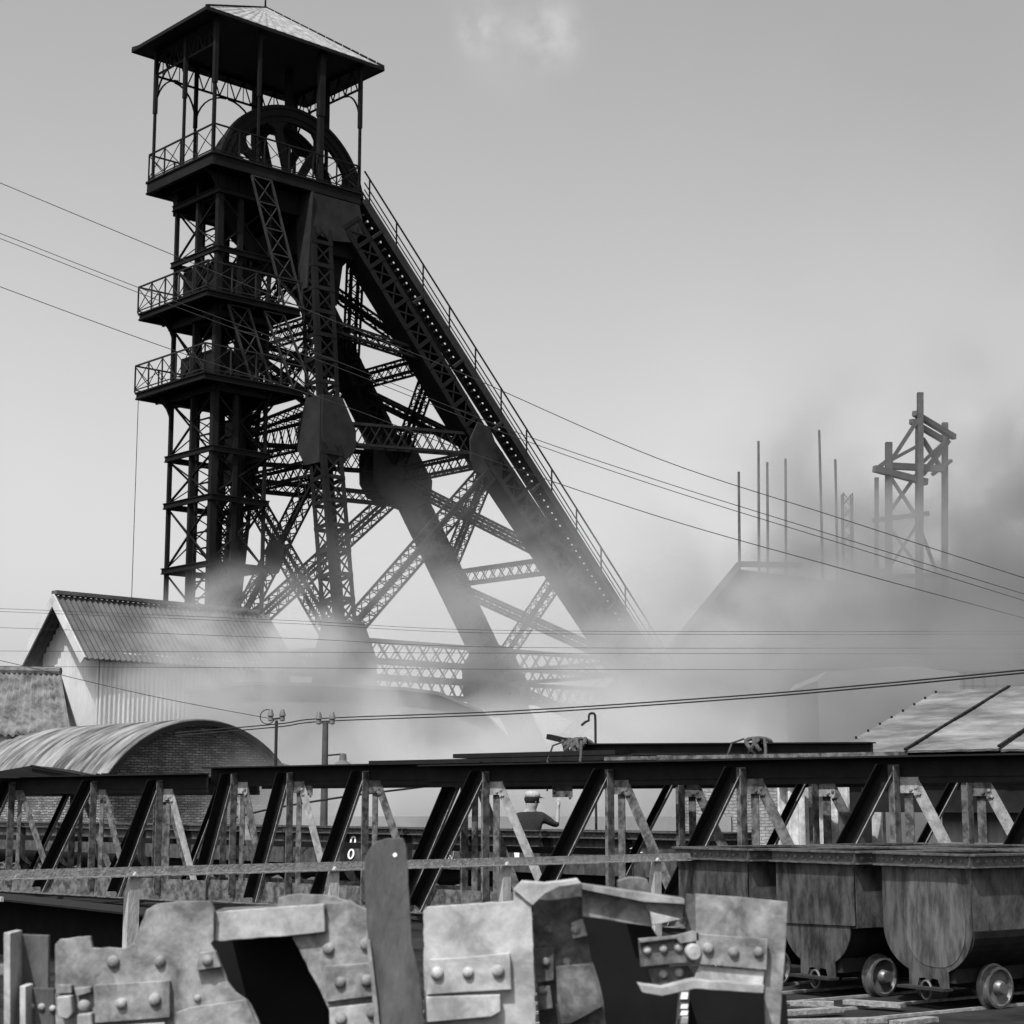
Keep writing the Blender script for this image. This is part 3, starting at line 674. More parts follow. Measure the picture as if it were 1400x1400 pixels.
# dark long roof in front of the headframe legs
Y = 56; lb = thing('boiler_house', at(480, 1000, 58), 'long low boiler house roof, a grey shape in the smoke under the headframe', 'building')
mb = MB(); P = [at(-160, 955, Y + 6), at(345, 936, Y), at(440, 938, Y), at(556, 944, Y), at(600, 950, Y), at(660, 975, Y), at(705, 1020, Y)]
P[0].z = P[1].z - .2; P[0].x = P[1].x - 2
Pp = [Vector((q.x, Y, q.z)) for q in P]; base = [Vector((Pp[-1].x, Y, 0)), Vector((Pp[0].x, Y, 0))]
mb.prism(Pp + base, (0, 7, 0)); mb.build('wall', M['bldg'], lb)
mb = MB()
for k in range(len(Pp) - 1):
    a_, b_ = Pp[k] + Z * .08, Pp[k + 1] + Z * .08; mb.prism([a_ - Vector((0, .3, 0)), b_ - Vector((0, .3, 0)), b_ - Vector((0, .3, .1)), a_ - Vector((0, .3, .1))], (0, 7.6, 0))
mb.build('roof', M['bldgroof'], lb)
# gable in smoke on the right and low hazy building
P = at(1010, 772, 86)
gb_ = thing('smoky_gabled_building', Vector((P.x + 3, 90, 0)), 'tall gabled building almost dissolved in smoke below the scaffold poles', 'building')
mb = MB(); wl = at(905, 905, 86); mb.prism([Vector((wl.x, 86, 0)), Vector((wl.x, 86, wl.z)), Vector((P.x - .2, 86, P.z - .2)), Vector((P.x + 5.5, 86, P.z - .9)), Vector((P.x + 7.5, 86, P.z - 2.3)), Vector((P.x + 16, 86, P.z - 2.3)), Vector((P.x + 16, 86, 0))], (0, 8, 0)); mb.build('wall', M['bldgroof'], gb_)
mb = MB(); mb.beam(Vector((wl.x - .5, 85.8, wl.z - .4)), Vector((P.x, 85.8, P.z)), .3, .3); mb.beam(Vector((P.x, 85.8, P.z)), Vector((P.x + 3, 85.8, P.z - .05)), .3, .25)
mb.build('roof_edge', M['bldgroof'], gb_)
# conveyor top left of gable
mb = MB(); a_ = at(892, 892, 84)
mb.prism([a_, a_ + Vector((1.6, 0, .1)), a_ + Vector((1.9, 0, -1.2)), a_ + Vector((-.4, 0, -1.2))], (0, 2, 0)); mb.tube([a_ + Vector((.4, 1, 0)), a_ + Vector((.4, 1, .7))], .12); mb.tube([a_ + Vector((.9, 1, 0)), a_ + Vector((.9, 1, .6))], .1)
mb.prism([a_ + Vector((-.3, .2, -1.25)), a_ + Vector((1.8, .2, -1.25)), Vector((a_.x + 1.8, a_.y + .2, 0)), Vector((a_.x - .3, a_.y + .2, 0))], (0, 1.6, 0))
tag(mb.build('hopper_tower', M['bldg']), 'small hopper with two stub pipes left of the smoky gable', 'hopper')
Y = 44
hz = thing('low_flat_building', at(1240, 1000, Y + 2), 'low flat roofed building in haze behind the felt roofed shed', 'building')
P = [at(1118, 930, Y), at(1130, 918, Y), at(1232, 911, Y), at(1262, 913, Y), at(1312, 920, Y)]
mb = MB(); mb.prism([Vector((q.x, Y, q.z)) for q in P] + [Vector((P[-1].x, Y, 0)), Vector((P[0].x, Y, 0))], (0, 5, 0)); mb.build('wall', M['bldg'], hz)
mb = MB()
for u in (1318, 1330, 1346, 1362): mb.beam(at(u, 975, Y), at(u, 918, Y), .05, .05)
mb.beam(at(1312, 920, Y), at(1400, 916, Y), .05, .05); mb.beam(at(1312, 938, Y), at(1400, 938, Y), .05, .05); mb.build('roof_railing', M['wood'], hz)

# ================================================================== yard wall, poles, wires
mb = MB(); a_ = at(366, 1150, 47); b_ = at(1000, 1150, 36); za = EYE - 17 * 47 / FPX
mb.prism([Vector((a_.x, 47, 0)), Vector((b_.x, 36, 0)), Vector((b_.x, 36, 1.40)), Vector((a_.x, 47, 1.33))], (.1, .25, 0))
tag(mb.build('yard_wall', M['bldg']), 'low pale yard wall behind the row of tubs', 'wall')
mb = MB(); a_ = at(925, 1180, 37); a_.z = 0; b_ = a_ + Vector((.746, -.666, 0)) * 2.5
mb.prism([a_, b_, b_ + Z * 2.25, a_ + Z * 2.1], (.2, .25, 0))
bwl = tag(mb.build('brick_wall', M['brickp']), 'hazy pale brick wall seen through the right truss beside the corrugated sheets', 'wall')
def insul(mb, c): mb.lathe([(.02, -.14), (.06, -.12), (.05, -.04), (.075, -.02), (.06, .05), (.035, .12), (.0, .14)], c, Z, 10)
p = at(378, 985, 40); t1 = thing('thin_wire_pole', Vector((p.x, p.y, 0)), 'thin iron pole with two insulators on a curled bracket beside the vaulted shed', 'pole')
mb = MB(); mb.tube([Vector((p.x, p.y, 0)), p], .035, 8); mb.beam(p + Vector((-.18, 0, .02)), p + Vector((.18, 0, .06)), .04, .04); mb.ring(p + Vector((-.2, 0, .08)), Vector((0, 1, 0)), .15, .17, .02, 20, math.pi * .4, math.pi * 1.9); mb.build('pole_shaft', M['wire'], t1)
for dx_ in (-.13, .13): mb = MB(); insul(mb, p + Vector((dx_, 0, .12))); mb.build('insulator', M['porcelain'], t1)
p2 = at(445, 988, 38); t2 = thing('lamp_pole', Vector((p2.x, p2.y, 0)), 'timber pole with two insulators and a shaded lamp on a side arm', 'lamp post')
mb = MB(); mb.tube([Vector((p2.x, p2.y, 0)), p2], [.09, .06], 10); mb.beam(p2 + Vector((-.17, 0, .0)), p2 + Vector((.17, 0, .0)), .05, .04); mb.build('pole_shaft', M['wood'], t2)
for dx_ in (-.14, .14): mb = MB(); insul(mb, p2 + Vector((dx_, 0, .1))); mb.build('insulator', M['porcelain'], t2)
pa = at(446, 1033, 38); pb = at(467, 1031, 38); mb = MB(); mb.tube([pa, pb], .018); mb.build('lamp_arm', M['wire'], t2)
mb = MB(); mb.lathe([(.03, .0), (.07, -.02), (.08, -.15), (.10, -.17), (.22, -.25), (.21, -.26), (.09, -.2), (.085, -.38), (.05, -.42)], pb + Vector((.03, 0, .02)), Z, 16); mb.build('lamp_shade', M['porcelain'], t2)
p3 = at(814, 985, 36); mb = MB(); pts = [Vector((p3.x, p3.y, 0)), p3]
for k in range(1, 9): an = math.pi * k / 8; pts.append(p3 + Vector((-.065 + .065 * math.cos(an), 0, .08 + .065 * math.sin(an))))
pts += [p3 + Vector((-.13, 0, .0)), p3 + Vector((-.2, 0, -.03)), p3 + Vector((-.28, 0, -.1))]
mb.tube(pts, .025, 8); tag(mb.build('hooked_pipe', M['wire']), 'thin upright pipe with hooked top above the lashed girder', 'pipe')
def wire(pix, Y0, Y1, r, lab):
    mb = MB(); n = len(pix); pts = []
    for i, (u, v) in enumerate(pix): pts.append(at(u, v, Y0 + (Y1 - Y0) * (u - pix[0][0]) / (pix[-1][0] - pix[0][0])))
    # smooth
    out = []
    for i in range(n - 1):
        p0_, p1_, p2_, p3_ = pts[max(i - 1, 0)], pts[i], pts[i + 1], pts[min(i + 2, n - 1)]
        for k in range(8):
            t = k / 8; out.append(.5 * ((2 * p1_) + (p2_ - p0_) * t + (2 * p0_ - 5 * p1_ + 4 * p2_ - p3_) * t * t + (3 * p1_ - p0_ - 3 * p2_ + p3_) * t ** 3))
    out.append(pts[-1]); mb.tube(out, r, 6); tag(mb.build('overhead_wire', M['wire']), lab, 'wire', 'overhead wires')
wire([(-150, 188), (0, 250), (245, 352), (450, 436), (640, 514), (900, 627), (1150, 709), (1400, 790), (1600, 852)], 48, 44, .011, 'highest overhead wire crossing the headframe and falling to the right')
wire([(-150, 263), (0, 319), (197, 396), (450, 490), (690, 585), (900, 657), (1150, 735), (1400, 812), (1600, 872)], 48, 44, .010, 'upper of the close pair of overhead wires')
wire([(-150, 269), (0, 326), (197, 403), (450, 498), (690, 592), (900, 665), (1150, 743), (1400, 821), (1600, 881)], 48.3, 44.3, .010, 'lower of the close pair of overhead wires')
wire([(-150, 336), (0, 392), (235, 478), (450, 548), (640, 618), (900, 706), (1150, 777), (1400, 845), (1600, 898)], 48, 44, .011, 'lowest of the four sloping overhead wires')
for (v0_, v1_, lab) in ((832, 862, 'topmost'), (836, 866, 'second'), (858, 885, 'third'), (890, 893, 'fourth'), (911, 915, 'lowest')):
    wire([(-100, v0_ - 2), (0, v0_), (400, v0_ + (v1_ - v0_) * .55), (700, v1_), (1400, v1_ + 1), (1500, v1_ + 1)], 50, 50, .006, lab + ' of the faint near level wires drawn across the smoke at the headframe foot')
for o_, lab in ((0, 'upper'), (4, 'lower')):
    wire([(240, 1002 + o_), (378, 990 + o_), (445, 982 + o_), (700, 972 + o_), (1000, 952 + o_), (1200, 935 + o_), (1400, 916 + o_), (1550, 902 + o_)], 42, 24, .014, lab + ' of the two heavy wires running from the poles to the right edge')
wire([(-50, 895), (0, 903), (200, 950), (378, 984)], 42, 40, .008, 'slack wire from the left edge to the thin iron pole')
wire([(320, 1118), (380, 1104), (480, 1088), (560, 1078), (640, 1068), (700, 1060)], 33, 30, .02, 'short wire seen through the truss above the tubs')

# ================================================================== steel trusses in the yard
TX = Vector((.746, -.666, 0)); TN = Vector((-.666, -.746, 0))     # along, towards the viewer
def TP(s, off=0, z=0): return Vector((-9.4, 33.0, 0)) + TX * s - TN * off + Z * z
def bolts(mb, c, along, up, n, r=.016):
    for k in range(n):
        mb.lathe([(r, 0), (r * .9, .012), (0, .016)], c + along * (k * .07) + up * (k * .05), TN, 6)
def truss(name, s0, s1, nodes, off, ztop, zbot, label, deep=.22, first='/', skew=(0, 0)):
    tr = thing(name, TP((s0 + s1) / 2, off), label, 'truss', 'steel trusses lying across the yard')
    for pl, o2 in (('front', 0), ('rear', 1.05)):
        oo = off + o2; zt_ = ztop - .03 * (pl == 'rear')
        mb = MB()
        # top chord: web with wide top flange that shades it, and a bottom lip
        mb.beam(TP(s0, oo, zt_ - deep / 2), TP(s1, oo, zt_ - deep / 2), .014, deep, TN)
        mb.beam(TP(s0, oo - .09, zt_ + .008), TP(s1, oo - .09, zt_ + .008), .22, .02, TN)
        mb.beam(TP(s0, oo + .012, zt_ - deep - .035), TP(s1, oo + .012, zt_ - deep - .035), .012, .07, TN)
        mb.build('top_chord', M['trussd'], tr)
        mb = MB()
        mb.beam(TP(s0, oo + .01, zbot + .16), TP(s1, oo + .01, zbot + .16), .012, .32, TN)
        mb.beam(TP(s0, oo - .07, zbot - .008), TP(s1, oo - .07, zbot - .008), .16, .014, TN)
        mb.build('bottom_chord', M['truss'], tr)
        for i, s in enumerate(nodes):
            s_ = s + (.35 if pl == 'rear' else 0)
            if pl == 'rear' and i >= 1 and s0 == 5.9: continue
            mb = MB(); o3 = oo - .02
            # vertical: two angles back to back
            if pl == 'rear' and i == 0: o3 += .02
            mb.beam(TP(s_, o3, zbot + .1), TP(s_, o3, zt_ - .08), .016, .14, TN)
            mb.beam(TP(s_ + .063, o3 - .06, zbot + .1), TP(s_ + .063, o3 - .06, zt_ - .1), .12, .014, TN)
            mb.beam(TP(s_ + .15, o3 + .06, zbot + .1), TP(s_ + .15, o3 + .06, zt_ - deep), .014, .11, TN)
            if not (pl == 'rear' and i == 0): mb.build('vertical', M['truss'], tr)
            mb = MB(); mb.box(TP(s_ + .12, oo + .004, zt_ - deep - .08), .36, .012, .2, TX, TN, Z); bolts(mb, TP(s_ + .2, oo - .006, zt_ - deep - .14), TX, -Z, 2, .024); bolts(mb, TP(s_ - .02, oo - .006, zt_ - deep - .10), TX, -Z, 1, .024)
            mb.build('gusset_plate', M['truss'] if (i + (pl == 'rear')) % 3 else M['trussl'], tr)
            # diagonal falling left: channel with upper lip, its shade put into the black
            nxt = nodes[i - 1] if i else s - (nodes[1] - nodes[0])
            e = nxt + (s - nxt) * .42 + (.35 if pl == 'rear' else 0)
            a_ = TP(s_ - .06, o3, zt_ - deep + .1); b_ = TP(e, o3, zbot + .05)
            dv = (b_ - a_).normalized(); nu_ = TN.cross(dv).normalized(); nu_ = nu_ if nu_.z > 0 else -nu_
            if pl == 'rear' and i == 0: continue
            K_ = 1 if pl == 'front' else .5
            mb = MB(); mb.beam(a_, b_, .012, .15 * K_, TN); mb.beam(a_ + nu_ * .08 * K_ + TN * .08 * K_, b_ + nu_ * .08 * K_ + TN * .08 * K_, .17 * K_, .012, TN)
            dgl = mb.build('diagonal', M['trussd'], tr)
            mb = MB(); mb.beam(a_ - nu_ * .088 * K_ + TN * .03, b_ - nu_ * .088 * K_ + TN * .03, .05, .012, TN); eo = mb.build('lit_edge_line', M['trussl'], dgl); eo.matrix_parent_inverse = Matrix.Translation(tr.location).inverted() @ Matrix.Identity(4); eo.matrix_parent_inverse = Matrix.Identity(4)  # pale strip paints the sunlit edge of the dark diagonal
            # diagonal falling right: flat side up
            if i < len(nodes) - 0:
                nx = nodes[i + 1] if i + 1 < len(nodes) else s + (nodes[-1] - nodes[-2])
                e = s + (nx - s) * .5 + (.35 if pl == 'rear' else 0)
                a_ = TP(s_ + .22, o3 + .03, zt_ - deep - .03); b_ = TP(e + .12, o3 + .03, zbot + .05)
                dv = (b_ - a_).normalized(); nu_ = TN.cross(dv).normalized(); nu_ = nu_ if nu_.z > 0 else -nu_
                mb = MB(); mb.beam(a_, b_, .012, .14, TN); mb.beam(a_ - nu_ * .066 - TN * .05, b_ - nu_ * .066 - TN * .05, .09, .012, TN)
                bolts(mb, a_ + dv * .1 + TN * .012, dv.cross(TN) * 0, dv * 1.6, 2, .022)
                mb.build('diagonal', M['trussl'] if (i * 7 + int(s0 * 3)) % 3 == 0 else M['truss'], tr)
    for i, s in enumerate(nodes[::2]):
        mb = MB(); mb.beam(TP(s, off + .05, zbot + .02), TP(s + .2, off + 1.1, zbot + .02), .08, .08)
        mb.build('cross_tie', M['trussd'], tr)
    return tr
truss('steel_truss', 11.0, 21.9, [12.13, 14.30, 16.35, 18.44, 20.5], 0, 2.17, .16, 'longest steel truss, nearest the open shed, with lashed beams on top')
truss('steel_truss', 5.9, 11.95, [6.5, 7.83, 9.5, 11.5], .25, 2.21, .14, 'middle steel truss in front of the tub chalked with a number')
truss('steel_truss', -3.0, 6.2, [-1.6, .75, 3.2, 5.0], -.05, 2.11, .14, 'left steel truss in front of the vaulted brick shed')
mb = MB(); mb.beam(TP(-3, 1.35, 1.02), TP(13.2, 1.35, 1.0), .05, .09, TN)
tag(mb.build('long_rod', M['trussd']), 'long dark bar threaded level through the left and middle trusses', 'bar')
# plates laid flat on the trusses
for (sa, sb, zz, lab) in ((9.7, 14.6, 2.24, 'thin plate lying on the middle truss left end'), (11.4, 14.3, 2.31, 'upper plate stacked on the top chord left of the lashed girder')):
    mb = MB(); mb.beam(TP(sa, .35, zz), TP(sb, .35, zz), .5, .06, TN); tag(mb.build('steel_flat', M['trussd']), lab, 'plate')
lg = thing('lashed_girder', TP(15, .4, 2.3), 'black girder lashed with rope on top of the right truss', 'girder')
mb = MB(); a_, b_ = TP(13.35, .45, 2.37), TP(17.9, .45, 2.29)
mb.beam(a_, b_, .02, .13, TN); mb.beam(a_ + Z * .072, b_ + Z * .072, .16, .015, TN); mb.beam(a_ - Z * .072, b_ - Z * .072, .16, .015, TN); mb.build('girder_beam', M['trussd'], lg)
mb = MB(); mb.beam(TP(14.2, .1, 2.225), TP(18.5, .1, 2.215), .2, .045, TN); mb.build('packing_board', M['truss'], lg)
def knot(s, z, n, sp):
    mb = MB()
    for k in range(n):
        c = TP(s + (k - n / 2) * .05, .4, z); pts = []; ph = random.random() * 6
        for j in range(16):
            an = 2 * math.pi * j / 16
            pts.append(c + TN * (.15 * math.cos(an)) + Z * (sp * math.sin(an)) + TX * (.06 * math.sin(an * 2 + ph)))
        mb.tube(pts, .028, 6, True)
    mb.tube([TP(s - .1, .2, z + .1), TP(s - .25, .15, z + .05), TP(s - .3, .1, z - .15), TP(s - .27, .05, z - .4), TP(s - .24, .02, z - .55)], .014, 6)
    mb.tube([TP(s + .2, .2, z + .1), TP(s + .28, .1, z - .05), TP(s + .3, .05, z - .25)], .02, 6)
    mb.build('rope_lashing', M['rope'], lg)
knot(13.45, 2.37, 7, .14); knot(16.35, 2.34, 3, .11)
mb = MB(); mb.beam(TP(12.95, .35, 2.55), TP(13.5, .35, 2.44), .08, .07); mb.build('lever', M['trussd'], lg)
# draped cloth bundle over left truss
mb = MB(); c = at(50, 1056, 32)
pts = [c + Vector((-.9, 0, -.02)), c + Vector((-.1, 0, .12)), c + Vector((.35, 0, .06)), c + Vector((.8, 0, -.03))]
mb.prism(pts + [c + Vector((.8, 0, -.1)), c + Vector((-.9, 0, -.1))], (0, 1.2, 0)); mb.tube([pts[1] + Vector((0, -.05, .0)), c + Vector((.75, -.05, -.03)), c + Vector((.85, -.05, -.05))], .018)
tag(mb.build('bent_sheet', M['trussd']), 'bent dark sheet lying across the far left truss', 'sheet metal')

# ================================================================== mine tubs
def make_tub(variant, label, group):
    tb = thing('mine_tub', (0, 0, 0), label, 'mine tub', group)
    Lx = 1.45; hw = .48; top = 1.24
    rim = MB(); riv_ = MB()
    for (a_, b_) in (((0, -hw), (Lx, -hw)), ((Lx, -hw), (Lx, hw)), ((Lx, hw), (0, hw)), ((0, hw), (0, -hw))):
        A_ = Vector((*a_, 0)); B_ = Vector((*b_, 0)); d = (B_ - A_).normalized(); o = Vector((d.y, -d.x, 0))
        A2 = A_ - d * .03; B2 = B_ + d * .03
        rim.beam(A2 + o * .018 + Z * (top - .05), B2 + o * .018 + Z * (top - .05), .02, .08, o)
        rim.beam(A2 + o * .03 + Z * (top - .0), B2 + o * .03 + Z * (top - .0), .085, .016, o)
        rim.beam(A2 + o * .04 + Z * (top - .097), B2 + o * .04 + Z * (top - .097), .07, .012, o)
        n = int((B_ - A_).length / .105)
        for k in range(n):
            c = A_ + d * ((k + .5) * (B_ - A_).length / n) + o * .028 + Z * (top - .052); riv_.lathe([(.017, 0), (.013, .010), (0, .014)], c, o, 7)
    ro_ = rim.build('rim', M['rim'], tb); riv_.build('rivet_row', M['wheel'], ro_)
    # U-section body
    def prof(zs, w0, zlow, neck):
        pts = [(-w0, top - .1), (-w0, zs)]
        for k in range(1, 9):
            a1 = math.acos(min(.99, neck / w0)); an = k / 8 * a1; pts.append((-w0 * math.cos(an), zs - (zs - zlow) * math.sin(an) / math.sin(a1)))
        return pts + [(-y, z) for y, z in reversed(pts)]
    # shell (side walls + belly), open at the top
    if variant == 'round': pr = prof(.64, hw - .0, .30, .16)
    else: pr = prof(.60, hw - .10, .30, .16)
    sh = MB()
    def shell(pr, x0, x1, t=.012):
        n = len(pr); vs = []; 
        for x in (x0, x1):
            for (y, z) in pr: vs.append((x, y, z))
            for (y, z) in pr: vs.append((x, y * (1 - t * 2), z + t * (1 if z < .62 else 0)))
        fs = []
        for i in range(n - 1): fs += [(i, i + 1, 2 * n + i + 1, 2 * n + i), (n + i, 3 * n + i, 3 * n + i + 1, n + i + 1)]
        for o in (0, 2 * n): 
            for i in range(n - 1): fs.append((o + i, o + i + 1, o + n + i + 1, o + n + i))
            fs += []
        fs += [(0, n, 3 * n, 2 * n), (n - 1, 3 * n - 1, 4 * n - 1, 2 * n - 1)]
        sh.add(vs, fs)
    shell(pr, .012, Lx - .012)
    bel = MB(); bp_ = [(y * 1.03, z - .004) for y, z in pr if z <= .645]; bel.prism([Vector((.02, y, z)) for y, z in bp_], (Lx - .04, 0, 0)); bel.build('belly', M['belly'], tb)
    if variant == 'box':
        for s_ in (-1, 1): sh.box((Lx / 2, s_ * (hw - .008), (top - .1 + .6) / 2), Lx - .03, .012, top - .1 - .6)
        sh.box((Lx / 2, 0, .6), Lx - .04, hw * 2 - .03, .012)
    sh.build('body', M['tubd'], tb)
    for x0, sgn in ((0, -1), (Lx, 1)):
        e = MB(); t = .014
        low = [(y * 1.0, z) for (y, z) in (prof(.64, hw, .30, .21) if variant == 'round' else prof(.58, hw - .075, .30, .21))]
        lug = [(-.21, .30), (-.21, .16), (-.13, .15), (-.10, .235), (-.04, .24), (0, .20), (.04, .24), (.10, .235), (.13, .15), (.21, .16), (.21, .30)]
        n = len(low); half_ = n // 2
        outl = low[:half_] + lug[1:-1] + low[half_:]
        e.prism([Vector((x0 - sgn * 0, y, z)) for y, z in outl], (-sgn * t, 0, 0))
        e.build('end_plate', M['tubl'] if variant == 'round' else M['tub'], tb)
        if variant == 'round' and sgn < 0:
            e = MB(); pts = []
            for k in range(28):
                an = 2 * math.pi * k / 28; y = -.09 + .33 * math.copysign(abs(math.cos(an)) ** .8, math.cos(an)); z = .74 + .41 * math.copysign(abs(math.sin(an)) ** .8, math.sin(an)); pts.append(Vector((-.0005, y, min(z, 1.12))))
            e.prism(pts, (-.004, 0, 0)); e.build('worn_sheen_oval', M['tubp'], tb)  # pale oval: worn rubbing with its sheen painted in
        if variant == 'box':
            e = MB(); e.prism([Vector((x0 + sgn * .006, y, z)) for y, z in ((-hw, .62), (hw, .60), (hw, top - .1), (-hw, top - .1))], (sgn * .01, 0, 0)); e.build('apron_plate', M['tub'], tb)
        e = MB(); pts = [Vector((x0 + sgn * (.03 + .0 * 1), .055 * math.sin(2 * math.pi * k / 16), .145 + .075 * math.cos(2 * math.pi * k / 16))) for k in range(16)]
        e.tube(pts, .011, 6, True); e.build('coupling_ring', M['wheel'], tb)
        e = MB(); e.box((x0 + sgn * .05, -.0, .165), .12, .5, .02); e.build('buffer_bar', M['axle'], tb)
    un = MB()
    un.box((Lx / 2, -.2, .27), Lx - .1, .09, .12); un.box((Lx / 2, .2, .27), Lx - .1, .09, .12)
    for x in (.42, 1.03): un.tube([(x, -.38, .17), (x, .38, .17)], .03, 8); un.box((x, -.2, .19), .14, .1, .1); un.box((x, .2, .19), .14, .1, .1)
    un.build('undercarriage', M['axle'], tb)
    for x in (.42, 1.03):
        for s_ in (-1, 1):
            wb = MB(); ax = Vector((0, s_, 0)); c = Vector((x, s_ * .33, .17))
            wb.lathe([(.19, -.03), (.19, -.005), (.172, .0), (.168, .055), (.145, .06), (.135, .03), (.06, .025), (.055, .07), (.04, .085), (0, .088)], c, ax, 28)
            wb.build('wheel', M['wheel'], tb)
    cl = MB()
    nx, ny = 12, 8; vs = [(Lx * (i + .5) / (nx + 1) , -hw + .05 + (2 * hw - .1) * j / ny, .9 + .08 * math.sin(i * 1.7 + j * 2.1) * math.cos(j * 1.3)) for i in range(nx + 1) for j in range(ny + 1)]
    cl.add(vs, [(i * (ny + 1) + j, (i + 1) * (ny + 1) + j, (i + 1) * (ny + 1) + j + 1, i * (ny + 1) + j + 1) for i in range(nx) for j in range(ny)], True)
    cl.build('coal_load', M['coal'], tb)
    return tb
AT = R(35); ta = Vector((math.cos(AT), math.sin(AT), 0)); tn = Vector((-ta.y, ta.x, 0))
def place(tb, corner, ang, label=None):
    d = Vector((math.cos(ang), math.sin(ang), 0)); n = Vector((-d.y, d.x, 0))
    p = Vector((corner[0], corner[1], 0)) + n * .48; tb.location = (p.x, p.y, 0); tb.rotation_euler = (0, 0, ang)
    if label: tb['label'] = label
round_ = make_tub('round', '', 'mine tubs'); box_ = make_tub('box', '', 'mine tubs')
P3 = Vector((3.69, 14.8, 0))
place(round_, P3, AT, 'nearest steel mine tub at the right, round bottomed end plate with pale oval sheen')
place(box_, Vector((2.94, 15.75, 0)), AT, 'second mine tub from the right, square apron over a rounded belly')
t3 = copy_tree(box_); place(t3, Vector((2.14, 16.6, 0)), AT, 'leftmost of the near mine tubs, partly behind the right rusty bracket')
t4 = copy_tree(round_); place(t4, P3 + ta * 1.75, AT, 'mine tub coupled behind the nearest one, cut by the right edge')
t5 = copy_tree(box_); place(t5, Vector((2.94, 15.75, 0)) + ta * 1.75, AT, 'mine tub coupled behind the square apron one')
t6 = copy_tree(box_); place(t6, Vector((2.14, 16.6, 0)) + ta * 1.75, AT, 'rear mine tub standing just under the corrugated sheets')
# far row
RA = Vector((.667, -.745, 0)); ra = math.atan2(RA.y, RA.x)
s = -1.5; i = 0; digits = None
names = ['far left', 'second from the left', 'third from the left', 'fourth from the left', 'fifth from the left', 'sixth from the left', 'seventh from the left', 'eighth from the left', 'ninth from the left', 'tenth from the left', 'eleventh from the left', 'twelfth from the left', 'last, right end']
row = []
while i < 13:
    c = Vector((-11, 41, 0)) + RA * s
    t = copy_tree(round_ if i < 4 else box_)
    place(t, c, ra, 'mine tub in the row behind the trusses, ' + names[i]); row.append((t, c)); s += 1.72; i += 1
# painted number and chalk marks on the row
def flat_on(tb_i, name, builder, m, lab=None):
    t, c = row[tb_i]; mb = MB(); builder(mb); o = mb.build(name, m); o.parent = t
    if lab: o['label'] = lab
    return o
def scrib(seed, x0=.3, wid=.6):
    rr = random.Random(seed)
    def f(mb):
        for k in range(7):
            x = x0 + rr.random() * wid; z = .72 + rr.random() * .2; pts = [Vector((x, -.498, z))]
            for j in range(4): pts.append(pts[-1] + Vector((rr.uniform(-.06, .09), 0, rr.uniform(-.1, .12))))
            mb.tube(pts, .006, 4)
    return f
def on_u(u):
    best = None
    for k, (t, c) in enumerate(row):
        for q in range(8, 138, 2):
            m_ = c + RA * (q / 100); uu = 700 + FPX * m_.x / (m_.y * math.cos(R(TILT)) - .6 * math.sin(R(TILT)))
            if best is None or abs(uu - u) < best[0]: best = (abs(uu - u), k, q / 100)
    return best[1], best[2]
def digit8(x):
    def f(mb):
        for (cx, cz, rx, rz) in ((x + .03, 1.0, .085, .105), (x - .02, .79, .095, .09)):
            vs = []; n = 24
            for k in range(n):
                an = 2 * math.pi * k / n
                for f_ in (1, .5): vs.append((cx + rx * f_ * math.cos(an) + .25 * rz * f_ * math.sin(an), -.4965, cz + rz * (f_ if f_ == 1 else .7) * math.sin(an)))
            mb.add(vs, [(2 * k, 2 * k + 1, 2 * ((k + 1) % n) + 1, 2 * ((k + 1) % n)) for k in range(n)])
    return f
k8, x8 = on_u(475); flat_on(k8, 'painted_number', digit8(x8), M['paint']); row[k8][0]['label'] = 'mine tub with a white painted 8 on its side, behind the middle truss'
kk, xk = on_u(600); flat_on(kk, 'chalk_marks', scrib(3, max(.1, xk - .25), .5), M['chalk'])
if kk != k8: row[kk][0]['label'] = 'mine tub with chalk scribbles on its side behind the tall bent plate'
kk2, x2 = on_u(708)
def patch(mb):
    mb.prism([Vector(q) for q in ((x2 - .07, -.496, .99), (x2 + .07, -.496, .99), (x2 + .05, -.496, .72), (x2 - .03, -.496, .72))], (0, -.002, 0))
flat_on(kk2, 'white_patch', patch, M['paint']); row[kk2][0]['label'] = 'mine tub with a white paint patch, just in front of the man'
kk3, x3 = on_u(868)
def lines_(mb):
    x = x3; mb.tube([(x - .12, -.498, .95), (x + .13, -.498, .95)], .009, 4); mb.tube([(x - .12, -.498, 1.0), (x - .04, -.498, 1.02)], .008, 4); mb.tube([(x - .05, -.498, .9), (x, -.498, .84), (x - .04, -.498, .8)], .008, 4)
flat_on(kk3, 'chalk_marks', lines_, M['chalk']); row[kk3][0]['label'] = 'mine tub with two chalked dashes near the right end of the far row'
print('MARKS', k8, x8, kk, xk, kk2, x2, kk3, x3)
